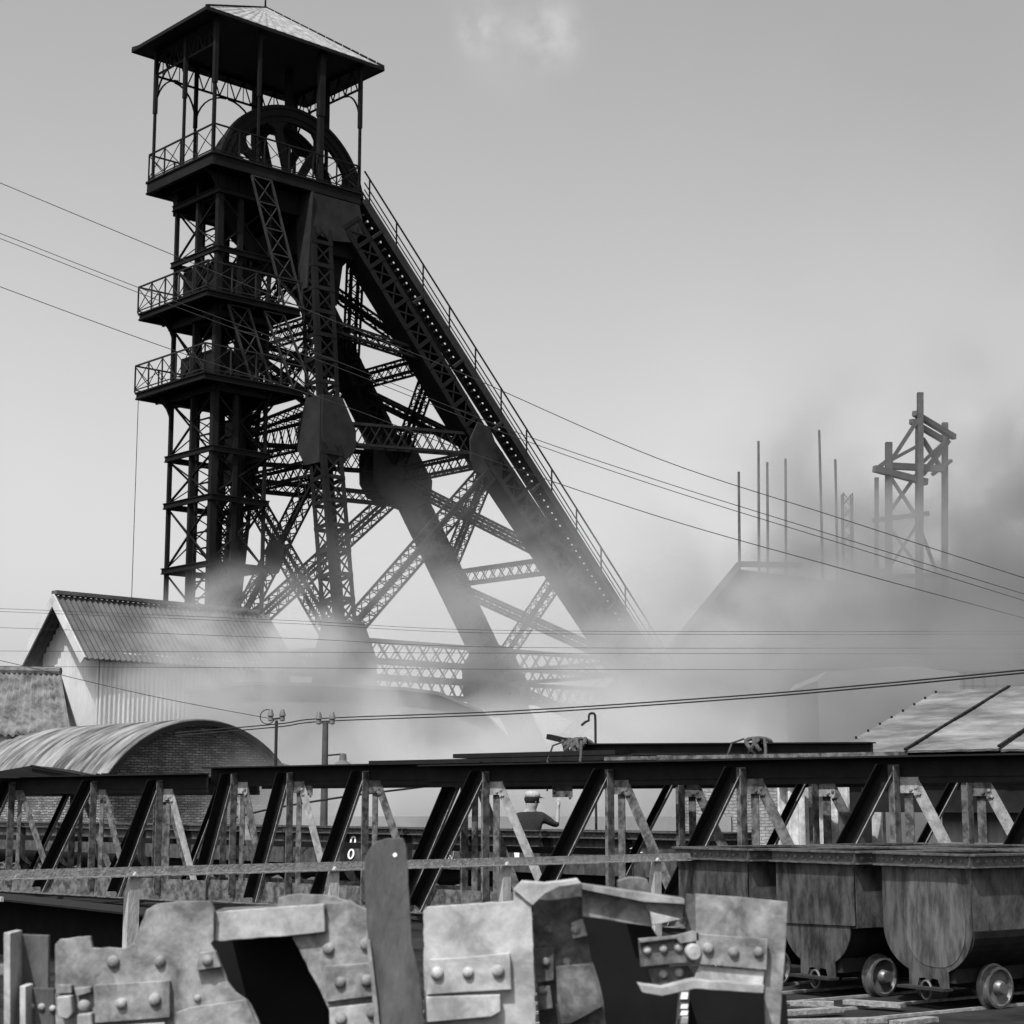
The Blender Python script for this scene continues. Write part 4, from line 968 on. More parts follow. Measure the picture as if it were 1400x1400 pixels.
# rails
def track(c0, d, l0, l1, nearname, lab):
    r = thing('rail_track', c0, lab, 'railway track', 'narrow gauge tracks'); n = Vector((-d.y, d.x, 0))
    for s_ in (-.3, .3):
        mb = MB(); a_ = c0 + d * l0 + n * s_; b_ = c0 + d * l1 + n * s_
        mb.beam(a_ + Z * .035, b_ + Z * .035, .06, .012, n); mb.beam(a_ + Z * .06, b_ + Z * .06, .012, .06, n); mb.beam(a_ + Z * .09, b_ + Z * .09, .04, .022, n); mb.build('rail', M['rail'], r)
    k = l0
    while k < l1:
        mb = MB(); q = c0 + d * k; mb.beam(q - n * .5 + Z * .008, q + n * .5 + Z * .008, .18, .05, d); mb.build('sleeper', M['sleeper'], r); k += .7
for i_, (cx, cy) in enumerate(((3.69, 14.8), (2.94, 15.75), (2.14, 16.6))):
    c = Vector((cx, cy, -.08)) + tn * .48
    track(c, ta, -4.2, 6, '', ['narrow gauge track under the nearest tub', 'narrow gauge track under the second near tub', 'narrow gauge track under the left near tub'][i_])
track(Vector((-11, 41, -.08)) + Vector((-RA.y, RA.x, 0)) * .45, RA, -2, 22, '', 'narrow gauge track carrying the long row of tubs behind the trusses')

# ================================================================== right shed
SP = Vector((4.6, 24.0, 0)); SB = -TN
sh = thing('felt_roofed_shed', SP + TX * 3, 'open fronted shed with sheet felt roof and black front at the right edge', 'shed')
ze_ = EYE + 75 * 24 / FPX
mb = MB(); e0 = SP + TX * -.32 + Z * (ze_); Lr = 8.0; dr = 2.75; zr_ = .88
up = (SB * dr + Z * zr_)
# each roof sheet its own slightly lifted panel
k = 0; x = 0
pan = [1.15, 1.3, 1.25, 1.2, 1.3, 1.2]
for wdt in pan:
    a_ = e0 + TX * x - SB * .25 - Z * .07 + Z * (.012 * (k % 2)); nn_ = TX.cross(up).normalized(); nn_ = nn_ if nn_.z > 0 else -nn_
    mb = MB(); nx, ny = 10, 14; vs = []
    for i in range(nx + 1):
        for j in range(ny + 1):
            h = .007 * math.sin(i * 1.9 + k) * math.cos(j * .9 + k * 2) + .002 * random.random(); vs.append(a_ + TX * ((wdt - .03) * i / nx) + up * 1.09 * (j / ny) + nn_ * h)
    nv = len(vs); vs += [v - nn_ * .03 for v in vs]; fs = []
    for i in range(nx):
        for j in range(ny): o = i * (ny + 1) + j; fs += [(o, o + 1, o + ny + 2, o + ny + 1), (nv + o, nv + o + ny + 1, nv + o + ny + 2, nv + o + 1)]
    for i in range(nx):
        for j in (0, ny): o = i * (ny + 1) + j; fs.append((o, o + ny + 1, nv + o + ny + 1, nv + o))
    for j in range(ny):
        for i in (0, nx): o = i * (ny + 1) + j; fs.append((o, o + 1, nv + o + 1, nv + o))
    mb.add(vs, fs, True); mb.build('roof_sheet', M['shedroof'], sh)
    if k < 5:
        mb = MB(); b_ = a_ + TX * (wdt - .015) + nn_ * .03
        mb.beam(b_, b_ + up * 1.08, .04, .025)
        for q in range(11): mb.box(b_ + up * (q / 10.3) + nn_ * .012 + TX * .015, .035, .03, .02)
        mb.build('roof_batten', M['trussd'], sh)
    x += wdt; k += 1
for q in range(10):
    mb = MB(); mb.box(e0 - SB * .25 - Z * .05 + up * (q / 8.6) + TX * .03, .028, .028, .028); mb.build('roof_peg', M['trussd'], sh)
mb = MB()
mb.beam(e0 - Z * .22, e0 + TX * Lr - Z * .22, .05, .3, SB); mb.beam(e0 + TX * 0 + SB * .2 - Z * .22, e0 + SB * 2.6 + Z * .5, .06, .25)
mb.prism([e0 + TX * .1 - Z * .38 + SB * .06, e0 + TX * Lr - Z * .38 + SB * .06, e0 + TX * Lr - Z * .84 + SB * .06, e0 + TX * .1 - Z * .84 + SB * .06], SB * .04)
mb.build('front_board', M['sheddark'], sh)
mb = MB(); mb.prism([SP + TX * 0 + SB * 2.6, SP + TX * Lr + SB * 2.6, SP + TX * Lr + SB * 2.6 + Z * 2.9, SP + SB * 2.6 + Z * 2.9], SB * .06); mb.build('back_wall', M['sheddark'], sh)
mb = MB(); mb.prism([SP + TX * 1.0 + SB * .3, SP + TX * Lr + SB * .3, SP + TX * Lr + SB * .3 + Z * 1.62, SP + TX * 1.0 + SB * .3 + Z * 1.58], SB * .04)
for q in range(6): mb.beam(SP + TX * (1.6 + q * .95) + SB * .27, SP + TX * (1.6 + q * .95) + SB * .27 + Z * 1.6, .05, .05)
mb.build('lower_boarding', M['shedlow'], sh)
for k_ in (0, 4): mb = MB(); mb.beam(SP + TX * k_ + SB * .1, SP + TX * k_ + SB * .1 + Z * 2.2, .12, .12); mb.build('shed_post', M['sheddark'], sh)
# leaning corrugated sheets
for i_, (ua, ub, vt, lab) in enumerate(((1064, 1100, 1068, 'left lit'), (1098, 1134, 1070, 'middle lit'), (1132, 1170, 1066, 'right lit'), (1178, 1212, 1098, 'short shaded'))):
    Yc = 25.2 + i_ * .12
    a_ = at(ua, 1140, Yc); b_ = at(ub, 1140, Yc - .25); top_ = at(ua, vt, Yc).z
    m2 = corr_wall(Vector((a_.x, a_.y, 0)), Vector((b_.x, b_.y, 0)), 0, top_, .05, .16, .012)
    tag(m2.build('corrugated_sheet', M['corrd']), lab + ' corrugated iron sheet propped upright left of the shed', 'sheet', 'corrugated iron sheets propped by the shed')

mb = MB(); a_ = at(1062, 1063, 25.06); b_ = at(1216, 1060, 24.7); a_.z = b_.z = 2.03; mb.beam(a_, b_, .2, .05)  # added board, shaped to cast shade on the sheet tops
tag(mb.build('shade_board', M['sheddark']), 'added dark board casting shade on the propped corrugated sheets', 'board')
# ================================================================== near handrail with stakes
hr = thing('angle_iron_rail', (-1.37, 14.5, 0), 'long level angle iron rail on pointed stakes crossing in front of the trusses', 'rail')
ha = Vector((-2.77, 13.4, 0)); hd = Vector((1.32 + 2.77, 16.9 - 13.4, 0)).normalized(); hl0, hl1 = -1.4, 5.85; hn = Vector((hd.y, -hd.x, 0))
mb = MB(); zq = EYE - .49
mb.beam(ha + hd * hl0 + Z * zq, ha + hd * hl1 + Z * zq, .012, .07, hn); mb.beam(ha + hd * hl0 + Z * (zq - .03) + hn * .03, ha + hd * hl1 + Z * (zq - .03) + hn * .03, .06, .01, hn)
mb.build('angle_bar', M['bar'], hr)
for i_, k in enumerate((0, 1.77, 3.56, 5.38)):
    q = ha + hd * k - hn * .0; mb = MB(); s_ = .045
    pts = [(-s_, 0), (s_, 0), (s_, zq - .04), (s_ * .3, zq - .0), (-s_ * .2, zq - .03), (-s_, zq - .16)]
    mb.prism([q + hd * a_ + Z * b_ + hn * .035 for a_, b_ in pts], -hn * .07); mb.build('stake', M['stake'], hr)

# ================================================================== added dark girder standing for the black void at left
dg = thing('void_fill_girder', Vector((-5.5, 22, 0)), 'added black girder filling the dark void at the left, bright top edge', 'girder')
g0 = at(-60, 1218, 21.5); g1 = at(262, 1252, 17.5)
mb = MB(); mb.prism([Vector((g0.x, g0.y, 0)), Vector((g1.x, g1.y, 0)), Vector((g1.x, g1.y, g1.z - .02)), Vector((g0.x, g0.y, g0.z - .02))], (.01, .02, 0)); mb.build('web', M['shade'], dg)
dgn = Vector((-(g1 - g0).y, (g1 - g0).x, 0)).normalized() * -1; dgn = dgn if dgn.y < 0 else -dgn
mb = MB(); a_ = Vector((g0.x, g0.y, g0.z)); b_ = Vector((g1.x, g1.y, g1.z)); mb.beam(a_ + dgn * .1, b_ + dgn * .1, .5, .02, dgn); mb.build('top_flange', M['trussd'], dg)
mb = MB(); mb.beam(a_ + dgn * .37 + Z * .01, a_.lerp(b_, .38) + dgn * .37 + Z * .01, .03, .05, dgn); mb.build('lit_edge_bar', M['rustl'], dg)  # pale bar paints the highlight along the far left edge

# ================================================================== foreground: cut up riveted girder pieces
def riv(parent, pts, Y, r=.0125, slope=0, m='rust', hexa=False):
    for (u, v) in pts:
        c = at(u, v, Y + slope * (u - 300)); mb = MB()
        r_j = r * random.uniform(.9, 1.06); mb.lathe([(r_j * 1.05, 0), (r_j * .97, r * .28), (r_j * .82, r * .58), (r_j * .5, r * .8), (0, r * .86)], c, Vector((0, -1, 0)), 14); mb.build('rivet', M[m], parent)
def plate(name, pts, Y, th, m, parent, slope=0, bevel=.004, rough=0, rs=0):
    rr = random.Random(rs); P_ = []
    n = len(pts)
    for i, (u, v) in enumerate(pts):
        P_.append((u, v))
        if rough:
            u2, v2 = pts[(i + 1) % n]; ln = math.hypot(u2 - u, v2 - v); k = int(ln / 9)
            for j in range(1, k):
                if v < 1400 or v2 < 1400: P_.append((u + (u2 - u) * j / k + rr.uniform(-rough, rough), v + (v2 - v) * j / k + rr.uniform(-rough, rough)))
    mb = MB(); mb.prism([at(u, v, Y + slope * (u - 300)) for u, v in P_], (0, th, 0)); return mb.build(name, M[m], parent, bevel * .35)
def gl(v): return v
BOT = 1990   # pixel row well below the frame: the pieces stand on the ground
Y = 5.0
# --- left girder piece
f1 = thing('riveted_girder_piece', Vector((at(280, 1300, Y).x, Y, 0)), 'left rusty riveted girder offcut with a light strap across a dark cutout', 'steel offcut')
plate('web_plate', [(75, 1292), (82, 1284), (123, 1280), (126, 1296), (170, 1297), (182, 1290), (200, 1244), (214, 1236), (240, 1233), (288, 1232), (293, 1244), (292, 1286), (288, 1290), (303, 1322), (311, 1342), (322, 1357), (338, 1368), (348, 1385), (356, 1404), (470, BOT), (90, BOT), (76, 1400)], Y, .02, 'rust', f1, 0, .005, 1.1, 1)
plate('strap_plate', [(128, 1347), (232, 1341), (232, 1391), (130, 1399)], Y - .022, .021, 'rust', f1)
plate('lower_web', [(130, 1404), (225, 1398), (235, BOT), (140, BOT)], Y - .018, .017, 'rustl', f1)
plate('lug', [(268, 1327), (302, 1322), (294, 1300), (272, 1303)], Y - .025, .024, 'rust', f1)
plate('strap_plate', [(240, 1384), (262, 1377), (336, 1367), (344, 1385), (352, 1404), (460, BOT), (250, BOT)], Y - .02, .019, 'rust', f1, 0, .006, .6, 3)
riv(f1, [(155, 1315), (219, 1315), (166, 1372), (212, 1367)], Y - .0, .0165); riv(f1, [(284, 1313)], Y - .025, .0145); riv(f1, [(270, 1365)], Y, .010)
riv(f1, [(166, 1372), (212, 1367)], Y - .022, .0165)
plate('nut', [(77, 1363), (97, 1361), (99, 1386), (92, 1394), (79, 1391)], Y - .045, .045, 'rustl', f1, 0, .012)
plate('nut', [(105, 1387), (125, 1385), (127, 1410), (105, 1412)], Y - .04, .04, 'rustl', f1, 0, .012)
plate('clip', [(77, 1346), (97, 1347), (98, 1358), (77, 1359)], Y - .03, .03, 'rust', f1, 0, .008)
plate('clip', [(101, 1351), (124, 1349), (124, 1357), (104, 1363)], Y - .025, .025, 'rust', f1, 0, .008)
riv(f1, [(115, 1375)], Y - .01, .018, 0, 'rustl')
plate('right_web', [(443, 1236), (470, 1232), (500, 1242), (512, 1262), (530, 1262), (560, BOT), (480, BOT), (461, 1404), (452, 1385), (441, 1362), (400, 1283), (399, 1278), (443, 1274)], Y + .05, .02, 'rust', f1, 0, .005, 1.0, 5)
plate('strap_plate', [(444, 1321), (520, 1316), (522, 1360), (446, 1370)], Y + .026, .022, 'rust', f1)
plate('lower_web', [(450, 1378), (522, 1370), (540, BOT), (470, BOT)], Y + .03, .018, 'rustl', f1)
riv(f1, [(449, 1297), (500, 1291)], Y + .05, .0155); riv(f1, [(465, 1343), (502, 1341)], Y + .026, .0165); riv(f1, [(466, 1393), (508, 1386)], Y + .03, .0155)
plate('cross_strap', [(294, 1247), (340, 1243), (443, 1236), (444, 1274), (400, 1279), (300, 1287), (294, 1286)], Y + .025, .02, 'rustl', f1, 0, .006, .5, 6)
plate('rear_lip', [(380, 1228), (400, 1223), (446, 1224), (478, 1232), (500, 1245), (500, 1262), (443, 1240), (380, 1244)], Y + .09, .03, 'rust', f1, 0, .004, 1.2, 7)
plate('shade_backing', [(285, 1238), (470, 1238), (620, BOT), (260, BOT)], Y + .22, .02, 'shade', f1, 0, 0)  # black sheet paints the shaded inside of the cutout
plate('top_flange', [(292, 1246), (445, 1240), (445, 1244), (292, 1250)], Y + .03, .2, 'rustd', f1, 0, 0)
# --- far left channel
f0 = thing('channel_offcut', Vector((at(40, 1300, Y).x, Y - .2, 0)), 'dark channel offcut with a bright edge at the far left', 'steel offcut')
plate('web', [(14, 1277), (66, 1279), (66, BOT), (14, BOT)], Y + .1, .02, 'midplate', f0); plate('flange', [(5, 1275), (14, 1276), (14, BOT), (6, BOT)], Y - .02, .12, 'rustl', f0)
plate('angle_leg', [(36, 1350), (74, 1352), (74, BOT), (36, BOT)], Y + .05, .02, 'midplate', f0); plate('angle_flange', [(27, 1348), (35, 1349), (35, BOT), (27, BOT)], Y - .02, .08, 'rustl', f0)
riv(f0, [(42, 1376), (57, 1377), (72, 1379)], Y + .05, .010, 0, 'rustl')
plate('stub', [(-6, 1319), (5, 1320), (5, 1333), (-6, 1333)], Y, .05, 'rust', f0)
# --- tall bent plate
f2 = thing('tall_bent_plate', Vector((at(540, 1300, 4.9).x, 4.9, 0)), 'tall grey steel plate standing upright, corners cropped, small bright hole', 'steel plate')
plate('plate', [(499, 1172), (507, 1158), (516, 1150), (530, 1146), (551, 1146), (556, 1160), (559, 1220), (563, 1290), (574, 1335), (580, 1404), (600, BOT), (525, BOT), (517, 1404), (508, 1340), (502, 1270), (498, 1200)], 4.955, .014, 'midplate', f2, 0, .004, .4, 9)
plate('lit_edge_strip', [(500, 1282), (506, 1286), (516, 1370), (519, 1404), (528, BOT), (520, BOT), (512, 1404), (507, 1340)], 4.94, .012, 'rust', f2, 0, .002)  # paler strip paints the lit left edge
mb = MB(); mb.lathe([(.0055, 0), (.0055, .003), (0, .004)], at(540, 1169, 4.955), Vector((0, -1, 0)), 12); mb.build('bright_hole_spot', M['paint'], f2)  # solid white disc painted for the bright spot in the hole
# --- centre bracket
f3 = thing('pale_riveted_bracket', Vector((at(660, 1300, Y).x, Y, 0)), 'pale riveted bracket with three rivets and a sloping arm to the right', 'steel offcut')
plate('web_plate', [(579, 1246), (584, 1240), (640, 1236), (702, 1232), (702, 1218), (712, 1206), (730, 1206), (727, 1236), (729, 1300), (733, 1404), (745, BOT), (590, BOT), (580, 1404)], Y, .02, 'rustl', f3, 0, .005, .7, 11)
plate('strap_plate', [(586, 1312), (640, 1309), (697, 1303), (699, 1353), (640, 1356), (584, 1360)], Y - .024, .023, 'rustl', f3, 0, .004)
riv(f3, [(598, 1331), (640, 1330), (681, 1328)], Y - .024, .0165, 0, 'rustl')
plate('flange_plate', [(582, 1363), (684, 1360), (684, 1383), (672, 1390), (584, 1398)], Y - .03, .029, 'rustl', f3, 0, .006)
plate('shadow_sheet', [(590, 1398), (684, 1390), (700, BOT), (600, BOT)], Y + .03, .01, 'shade', f3)  # black sheet paints the shadow below the flange
plate('ledge', [(702, 1217), (714, 1205), (745, 1208), (790, 1202), (795, 1208), (765, 1212), (745, 1222), (728, 1238)], Y - .01, .1, 'rustl', f3, 0, .004, .5, 12)
plate('side_plate', [(728, 1236), (740, 1224), (752, 1214), (770, 1209), (796, 1209), (797, 1252), (802, 1283), (812, 1320), (820, 1345), (826, 1376), (900, BOT), (760, BOT), (738, 1404), (731, 1300)], Y + .12, .02, 'rustd', f3, 0, .005, .8, 13)
plate('strap_plate', [(729, 1298), (757, 1295), (757, 1340), (733, 1344)], Y + .08, .02, 'rustd', f3); plate('strap_plate', [(733, 1350), (752, 1348), (756, 1378), (736, 1382)], Y + .08, .02, 'rustd', f3)
plate('angle_leg', [(760, 1322), (765, 1321), (806, 1318), (816, 1345), (824, 1376), (780, 1400), (768, 1400), (762, 1370)], Y + .09, .02, 'rustd', f3, 0, .005)
plate('lug', [(781, 1262), (797, 1256), (803, 1279), (783, 1284)], Y + .09, .02, 'rust', f3)
riv(f3, [(750, 1271), (775, 1316)], Y + .12, .0125, 0, 'rust'); riv(f3, [(787, 1271)], Y + .09, .0125, 0, 'rust'); riv(f3, [(746, 1315), (742, 1354)], Y + .08, .0125, 0, 'rust')
plate('sloping_arm', [(796, 1215), (880, 1232), (890, 1255), (892, 1267), (862, 1263), (820, 1256), (796, 1253)], Y + .07, .03, 'rust', f3, 0, .005, .4, 14)
plate('arm_top_flange', [(796, 1209), (936, 1229), (936, 1236), (880, 1233), (796, 1216)], Y + .03, .1, 'rust', f3, 0, .003)
plate('arm_end', [(880, 1234), (936, 1236), (932, 1258), (893, 1265), (888, 1250)], Y + .06, .03, 'rust', f3, 0, .004)
plate('arm_end_lip', [(889, 1247), (931, 1257), (892, 1265)], Y + .03, .035, 'rustl', f3, 0, .004)
plate('shade_backing', [(797, 1252), (890, 1266), (905, 1290), (918, 1330), (930, 1350), (1075, 1360), (1120, BOT), (880, BOT)], Y + .42, .02, 'shade', f3, 0, 0)  # black sheet paints the shaded gap behind the arm
plate('rough_block', [(846, 1205), (862, 1200), (885, 1202), (891, 1220), (880, 1228), (846, 1218)], Y + .3, .1, 'rustd', f3, 0, .006, 1, 15)
# --- right bracket
f4 = thing('right_riveted_bracket', Vector((at(1000, 1300, Y).x, Y, 0)), 'right riveted bracket, wide grey plate with a row of three rivets over a bright flange', 'steel offcut')
plate('web_plate', [(951, 1222), (1015, 1227), (1077, 1233), (1075, 1280), (1070, 1350), (1066, 1404), (1050, BOT), (1020, BOT), (1047, 1404), (1044, 1330), (1040, 1320), (952, 1310)], Y + .03, .016, 'rust', f4, 0, .004, .3, 16)
plate('inner_edge', [(938, 1222), (951, 1224), (951, 1276), (938, 1274)], Y + .1, .02, 'rustd', f4)
plate('strap_plate', [(956, 1277), (1050, 1284), (1048, 1326), (1000, 1322), (957, 1318)], Y, .022, 'rust', f4, 0, .004)
riv(f4, [(968, 1297), (1003, 1302), (1037, 1302)], Y, .0155, 0, 'rust')
plate('flange_web', [(957, 1320), (1045, 1328), (1043, 1346), (948, 1342), (952, 1330)], Y + .012, .014, 'rustl', f4, 0, .003)
plate('flange_lip', [(872, 1345), (905, 1350), (950, 1339), (1045, 1347), (1044, 1358), (950, 1352), (905, 1362), (878, 1357)], Y - .05, .06, 'rustl', f4, 0, .006, .4, 17)
plate('left_strap', [(873, 1287), (900, 1284), (925, 1279), (950, 1276), (954, 1300), (950, 1316), (925, 1317), (876, 1322)], Y + .05, .022, 'rustd', f4, 0, .004)
plate('strap_edge', [(873, 1284), (925, 1279), (948, 1273), (957, 1276), (957, 1286), (930, 1290), (925, 1283), (875, 1289)], Y + .03, .03, 'rust', f4, 0, .003)
plate('lower_strap', [(887, 1326), (940, 1320), (950, 1335), (935, 1345), (893, 1350)], Y + .08, .02, 'rustd', f4, 0, .004)
riv(f4, [(885, 1299), (907, 1297), (928, 1295)], Y + .05, .0125, 0, 'rustl'); riv(f4, [(907, 1332), (929, 1330)], Y + .08, .0125, 0, 'rustl')
mb = MB(); mb.lathe([(.022, 0), (.022, .05), (.018, .06), (0, .062)], at(946, 1300, Y + .05), Vector((0, -1, 0)), 14); mb.build('bolt', M['rustl'], f4)
plate('post', [(930, 1356), (943, 1356), (940, 1404), (930, BOT), (912, BOT), (926, 1404)], Y + .35, .05, 'rustd', f4)
for (va, vb_) in ((1357, 1366), (1373, 1379), (1382, 1388), (1390, 1400)):
    plate('paint_band', [(932, va), (941, va), (940, vb_), (930, vb_)], Y + .345, .004, 'paint', f4, 0, 0)
# --- stack of pale sheets glimpsed below
st_ = thing('pale_sheet_stack', Vector((at(806, 1380, 7.5).x, 7.5, 0)), 'stack of pale curved sheets low between the two brackets', 'sheets')
for i_, (ua, ub, v_, dz) in enumerate(((792, 822, 1345, 0), (783, 840, 1357, .2), (770, 848, 1369, .35), (758, 856, 1381, .5), (750, 862, 1394, .65), (742, 868, 1408, .8))):
    Yq = 8.2 - dz; a_ = at(ua, v_, Yq); b_ = at(ub, v_, Yq); mb = MB()
    n = 10; pts = []
    for k in range(n + 1):
        t = k / n; pts.append(a_.lerp(b_, t) + Vector((0, -.12 * math.sin(t * math.pi), 0)))
    mb.prism(pts + [b_ + Vector((0, .8, 0)), a_ + Vector((0, .8, 0))], (0, 0, -.028)); mb.build('sheet', M['sheet'], st_)
mb = MB(); lo = at(800, 1420, 7.9); mb.box(Vector((lo.x, 8.1, (lo.z) / 2)), .5, .5, lo.z); mb.build('trestle', M['sleeper'], st_)

# ================================================================== the man
def skin_mesh(name, V_, E_, Rr_, m, parent, sub=2):
    me = bpy.data.meshes.new(name); me.from_pydata(V_, E_, []); o = bpy.data.objects.new(name, me); C.objects.link(o)
    md = o.modifiers.new('skin', 'SKIN'); sk = me.skin_vertices[0].data
    for i, r in enumerate(Rr_): sk[i].radius = r if isinstance(r, tuple) else (r, r)
    sk[0].use_root = True
    ss = o.modifiers.new('sub', 'SUBSURF'); ss.levels = sub; ss.render_levels = sub
    dg_ = bpy.context.evaluated_depsgraph_get(); dg_.update(); nm = bpy.data.meshes.new_from_object(o.evaluated_get(dg_))
    nm.name = name; o.modifiers.clear(); o.data = nm; nm.materials.clear(); nm.materials.append(m)
    for p_ in nm.polygons: p_.use_smooth = True
    o.parent = parent; return o
man = thing('person', (0, 0, 0), 'man in a pale cap and dark pullover behind the tubs, one bare forearm raised', 'person')
# local: x right, y away, z up; facing away to the right
V_ = [(0, 0, .95), (0, .0, 1.15), (0, .0, 1.38), (.0, .02, 1.50), (.02, .03, 1.60), (.03, .05, 1.70),      # 0-5 pelvis..head
      (-.19, 0, 1.40), (-.25, .03, 1.12), (-.2, .2, .95), (-.16, .3, .95),                                       # 6-9 left arm
      (.19, .02, 1.40), (.42, .06, 1.28), (.43, .12, 1.52), (.43, .14, 1.60),                                    # 10-13 right arm raised
      (-.1, 0, .88), (-.12, .02, .48), (-.12, -.02, .08), (-.13, .14, .03), (.1, 0, .88), (.12, .02, .48), (.12, -.02, .08), (.15, .14, .03)]  # legs 14-21
E_ = [(0, 1), (1, 2), (2, 3), (3, 4), (4, 5), (2, 6), (6, 7), (7, 8), (8, 9), (2, 10), (10, 11), (11, 12), (12, 13), (0, 14), (14, 15), (15, 16), (16, 17), (0, 18), (18, 19), (19, 20), (20, 21)]
Rr_ = [(.15, .11), (.15, .11), (.16, .11), .07, .115, .105, .065, .045, .034, .03, .065, .045, .034, .036, .09, .062, .045, .04, .09, .062, .045, .04]
fb = len(V_)
for hb, base_, dirs in ((9, Vector((-.16, .3, .95)), Vector((0, .6, -.4))), (13, Vector((.43, .14, 1.60)), Vector((.1, .2, 1)))):
    d0 = dirs.normalized(); sd_ = Vector((1, 0, 0)) if hb == 9 else Vector((.6, -.8, 0))
    for q, (o_, ln) in enumerate(((-.03, .07), (-.01, .08), (.01, .085), (.03, .075))):
        i0 = len(V_); V_.append(tuple(base_ + d0 * .035 + sd_ * o_)); V_.append(tuple(base_ + d0 * (.035 + ln * .6) + sd_ * o_ * 1.2)); V_.append(tuple(base_ + d0 * (.035 + ln) + sd_ * o_ * 1.2 + Vector((0, .02, 0))))
        E_ += [(hb, i0), (i0, i0 + 1), (i0 + 1, i0 + 2)]; Rr_ += [.012, .010, .008]
    i0 = len(V_); V_.append(tuple(base_ + sd_ * .045 + d0 * .01)); V_.append(tuple(base_ + sd_ * .07 + d0 * .04)); E_ += [(hb, i0), (i0, i0 + 1)]; Rr_ += [.012, .010]
skin_mesh('body', V_, E_, Rr_, M['skin'], man)
skin_mesh('pullover', [(0, 0, .92), (0, 0, 1.15), (0, 0, 1.39), (0, .015, 1.49), (-.19, 0, 1.41), (-.25, .03, 1.12), (-.22, .14, 1.02), (.19, .02, 1.41), (.42, .06, 1.275), (.425, .075, 1.34)],
          [(0, 1), (1, 2), (2, 3), (2, 4), (4, 5), (5, 6), (2, 7), (7, 8), (8, 9)], [(.175, .135), (.18, .135), (.19, .135), .075, .085, .062, .055, .085, .06, .05], M['cloth'], man)
skin_mesh('trousers', [(0, 0, .98), (0, 0, .9), (-.1, 0, .86), (-.12, .02, .48), (-.12, -.02, .12), (.1, 0, .86), (.12, .02, .48), (.12, -.02, .12)], [(0, 1), (1, 2), (2, 3), (3, 4), (1, 5), (5, 6), (6, 7)], [(.16, .125), (.165, .125), .105, .08, .068, .105, .08, .068], M['trouser'], man)
mb = MB(); mb.lathe([(.108, -.02), (.122, .0), (.125, .03), (.105, .065), (.06, .085), (0, .09)], Vector((.03, .045, 1.735)), Vector((.08, -.05, 1)), 20)
mb.prism([Vector((.05 + .11 * math.cos(a0), .05 + .11 * math.sin(a0), 1.735)) for a0 in [R(q) for q in range(0, 100, 12)]] + [Vector((.05 + .18 * math.cos(a0), .05 + .18 * math.sin(a0), 1.715)) for a0 in [R(q) for q in range(96, -1, -12)]], (0, 0, -.01))
hr_ = MB(); hr_.lathe([(.06, -.075), (.105, -.04), (.121, .0), (.121, .05)], Vector((.02, .035, 1.675)), Z, 20); oo_ = hr_.build('hair', M['cloth'], None); oo_.parent = man
o = mb.build('cap', M['capm'], None); o.parent = man
mb = MB(); mb.lathe([(0, .028), (.02, .015), (.022, 0), (.012, -.02), (0, -.03)], Vector((.125, .045, 1.645)), Vector((1, .6, -.2)), 10); o = mb.build('nose', M['skin'], None); o.parent = man
for e_ in (-1, 1):
    mb = MB(); mb.lathe([(0, .012), (.02, .008), (.03, 0), (.022, -.01), (0, -.012)], Vector((.03 - .05 * e_ * .8, .05 + e_ * .09, 1.655)), Vector((-.6, e_, 0)), 10); o = mb.build('ear', M['skin'], None); o.parent = man
man.location = (.30, 29.7, .0); man.rotation_euler = (0, 0, R(-4)); man.scale = (1.02, 1.02, 1.02)

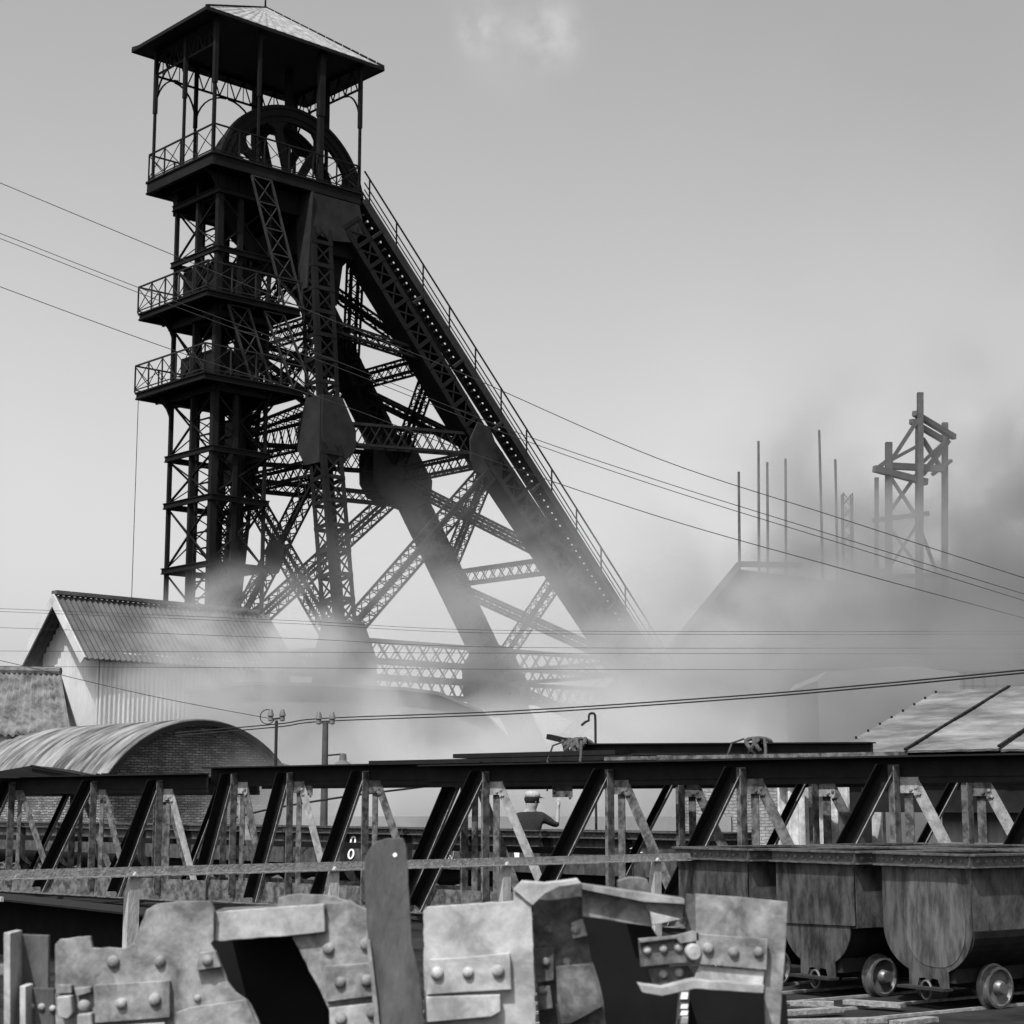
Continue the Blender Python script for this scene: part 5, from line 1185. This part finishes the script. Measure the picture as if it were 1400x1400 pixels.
# ================================================================== smoke and steam
def smoke(name, c, rad, dens, alb, scale, lo, hi, label, power=1.0, aniso=.2, seed=0):
    me = bpy.data.meshes.new(name); bm = bmesh.new(); bmesh.ops.create_icosphere(bm, subdivisions=3, radius=1); bm.to_mesh(me); bm.free()
    o = bpy.data.objects.new(name, me); C.objects.link(o); o.location = c; o.scale = rad
    m = bpy.data.materials.new(name + '_volume'); m.use_nodes = True; t = m.node_tree; n = t.nodes; l = t.links
    for x in list(n):
        if x.type != 'OUTPUT_MATERIAL': n.remove(x)
    out = [x for x in n if x.type == 'OUTPUT_MATERIAL'][0]
    pv = n.new('ShaderNodeVolumePrincipled'); l.new(pv.outputs[0], out.inputs['Volume'])
    pv.inputs['Color'].default_value = (alb, alb, alb, 1); pv.inputs['Anisotropy'].default_value = aniso
    tc_ = n.new('ShaderNodeTexCoord'); ln = n.new('ShaderNodeVectorMath'); ln.operation = 'LENGTH'; l.new(tc_.outputs['Object'], ln.inputs[0])
    mr = n.new('ShaderNodeMapRange'); mr.interpolation_type = 'SMOOTHSTEP'; l.new(ln.outputs['Value'], mr.inputs[0]); mr.inputs[1].default_value = 1.0; mr.inputs[2].default_value = .15; mr.inputs[3].default_value = 0; mr.inputs[4].default_value = 1
    g_ = n.new('ShaderNodeNewGeometry'); mp = n.new('ShaderNodeMapping'); l.new(g_.outputs['Position'], mp.inputs[0]); mp.inputs['Location'].default_value = (seed * 13.1, seed * 7.7, seed * 3.3); mp.inputs['Scale'].default_value = (1, .6, 1.15)
    nz = n.new('ShaderNodeTexNoise'); l.new(mp.outputs[0], nz.inputs[0]); nz.inputs['Scale'].default_value = scale; nz.inputs['Detail'].default_value = 5; nz.inputs['Roughness'].default_value = .55; nz.inputs['Distortion'].default_value = .6
    r2 = n.new('ShaderNodeMapRange'); r2.interpolation_type = 'SMOOTHSTEP'; l.new(nz.outputs[0], r2.inputs[0]); r2.inputs[1].default_value = lo; r2.inputs[2].default_value = hi
    m1 = n.new('ShaderNodeMath'); m1.operation = 'MULTIPLY'; l.new(mr.outputs[0], m1.inputs[0]); l.new(r2.outputs[0], m1.inputs[1])
    m2 = n.new('ShaderNodeMath'); m2.operation = 'MULTIPLY'; l.new(m1.outputs[0], m2.inputs[0]); m2.inputs[1].default_value = dens
    l.new(m2.outputs[0], pv.inputs['Density'])
    me.materials.append(m); tag(o, label, 'smoke', None, 'stuff'); return o
smoke('steam_bank', (-4.5, 53, 2.8), (15, 3.6, 4.8), .75, .74, .30, .38, .60, 'pale steam drifting over the foot of the big headframe', seed=1)
smoke('steam_bank', (-7.6, 52.5, 5.6), (4.2, 3.0, 3.6), .95, .74, .42, .40, .62, 'steam wisps over the roof of the corrugated building', seed=5)
smoke('steam_bank', (0.5, 57, 4.8), (13, 3.2, 8.6), .32, .76, .30, .30, .66, 'thin veil of steam curling up the middle legs', seed=9)
smoke('steam_bank', (10.5, 40, 3.0), (8.5, 3, 3.8), .95, .42, .4, .34, .6, 'grey steam hanging behind the shed roof', seed=11)
smoke('smoke_bank', (15.0, 62, 7.5), (14, 9, 11.5), .32, .40, .26, .40, .62, 'darker smoke rolling up in front of the distant timber headframe', seed=2)
smoke('smoke_bank', (19.5, 60, 8.5), (8, 6, 9.0), .42, .30, .34, .42, .62, 'dark coal smoke plume at the right edge', seed=3)
smoke('steam_bank', (3, 46, 1.6), (15, 4.5, 3.4), .75, .76, .4, .34, .58, 'low steam behind the tubs', seed=4)
smoke('smoke_bank', (19.0, 84, 9.6), (12, 8, 7.8), .65, .45, .3, .36, .6, 'smoke swallowing the lower half of the timber headframe', seed=7)
smoke('steam_bank', (10.5, 72, 6.0), (11, 7, 7.0), .50, .58, .32, .38, .60, 'steam in front of the smoky gable', seed=8)
smoke('steam_bank', (8.0, 60, 5.0), (7.5, 4, 5.5), .50, .66, .34, .34, .62, 'grey steam round the foot of the near raking leg', seed=12)
smoke('haze_bank', (0, 150, 2), (140, 45, 14), .05, .9, .03, .1, .5, 'far haze bank closing off the horizon', seed=6)
# ================================================================== scrap timber beside the tracks
for i_, (u, v, ln, an, lab) in enumerate(((1085, 1384, .9, 28, 'short pale board lying left of the near tracks'), (1140, 1396, .8, 10, 'board lying across the rail at the bottom edge'), (1195, 1372, .5, -35, 'small pale offcut between the two nearest tracks'), (1250, 1396, .45, 40, 'thin board beside the nearest rail at the bottom right'), (1110, 1372, .35, -10, 'stubby timber block on the ground near the right bracket'))):
    r_ = pray(u, v); q = Vector((0, 0, EYE)) + r_ * (-(EYE - .05) / r_.z); d = Vector((math.cos(R(an)), math.sin(R(an)), 0))
    mb = MB(); mb.beam(q - d * ln / 2, q + d * ln / 2, .11, .035); tag(mb.build('timber_offcut', M['bar']), lab, 'board', 'boards lying by the tracks')
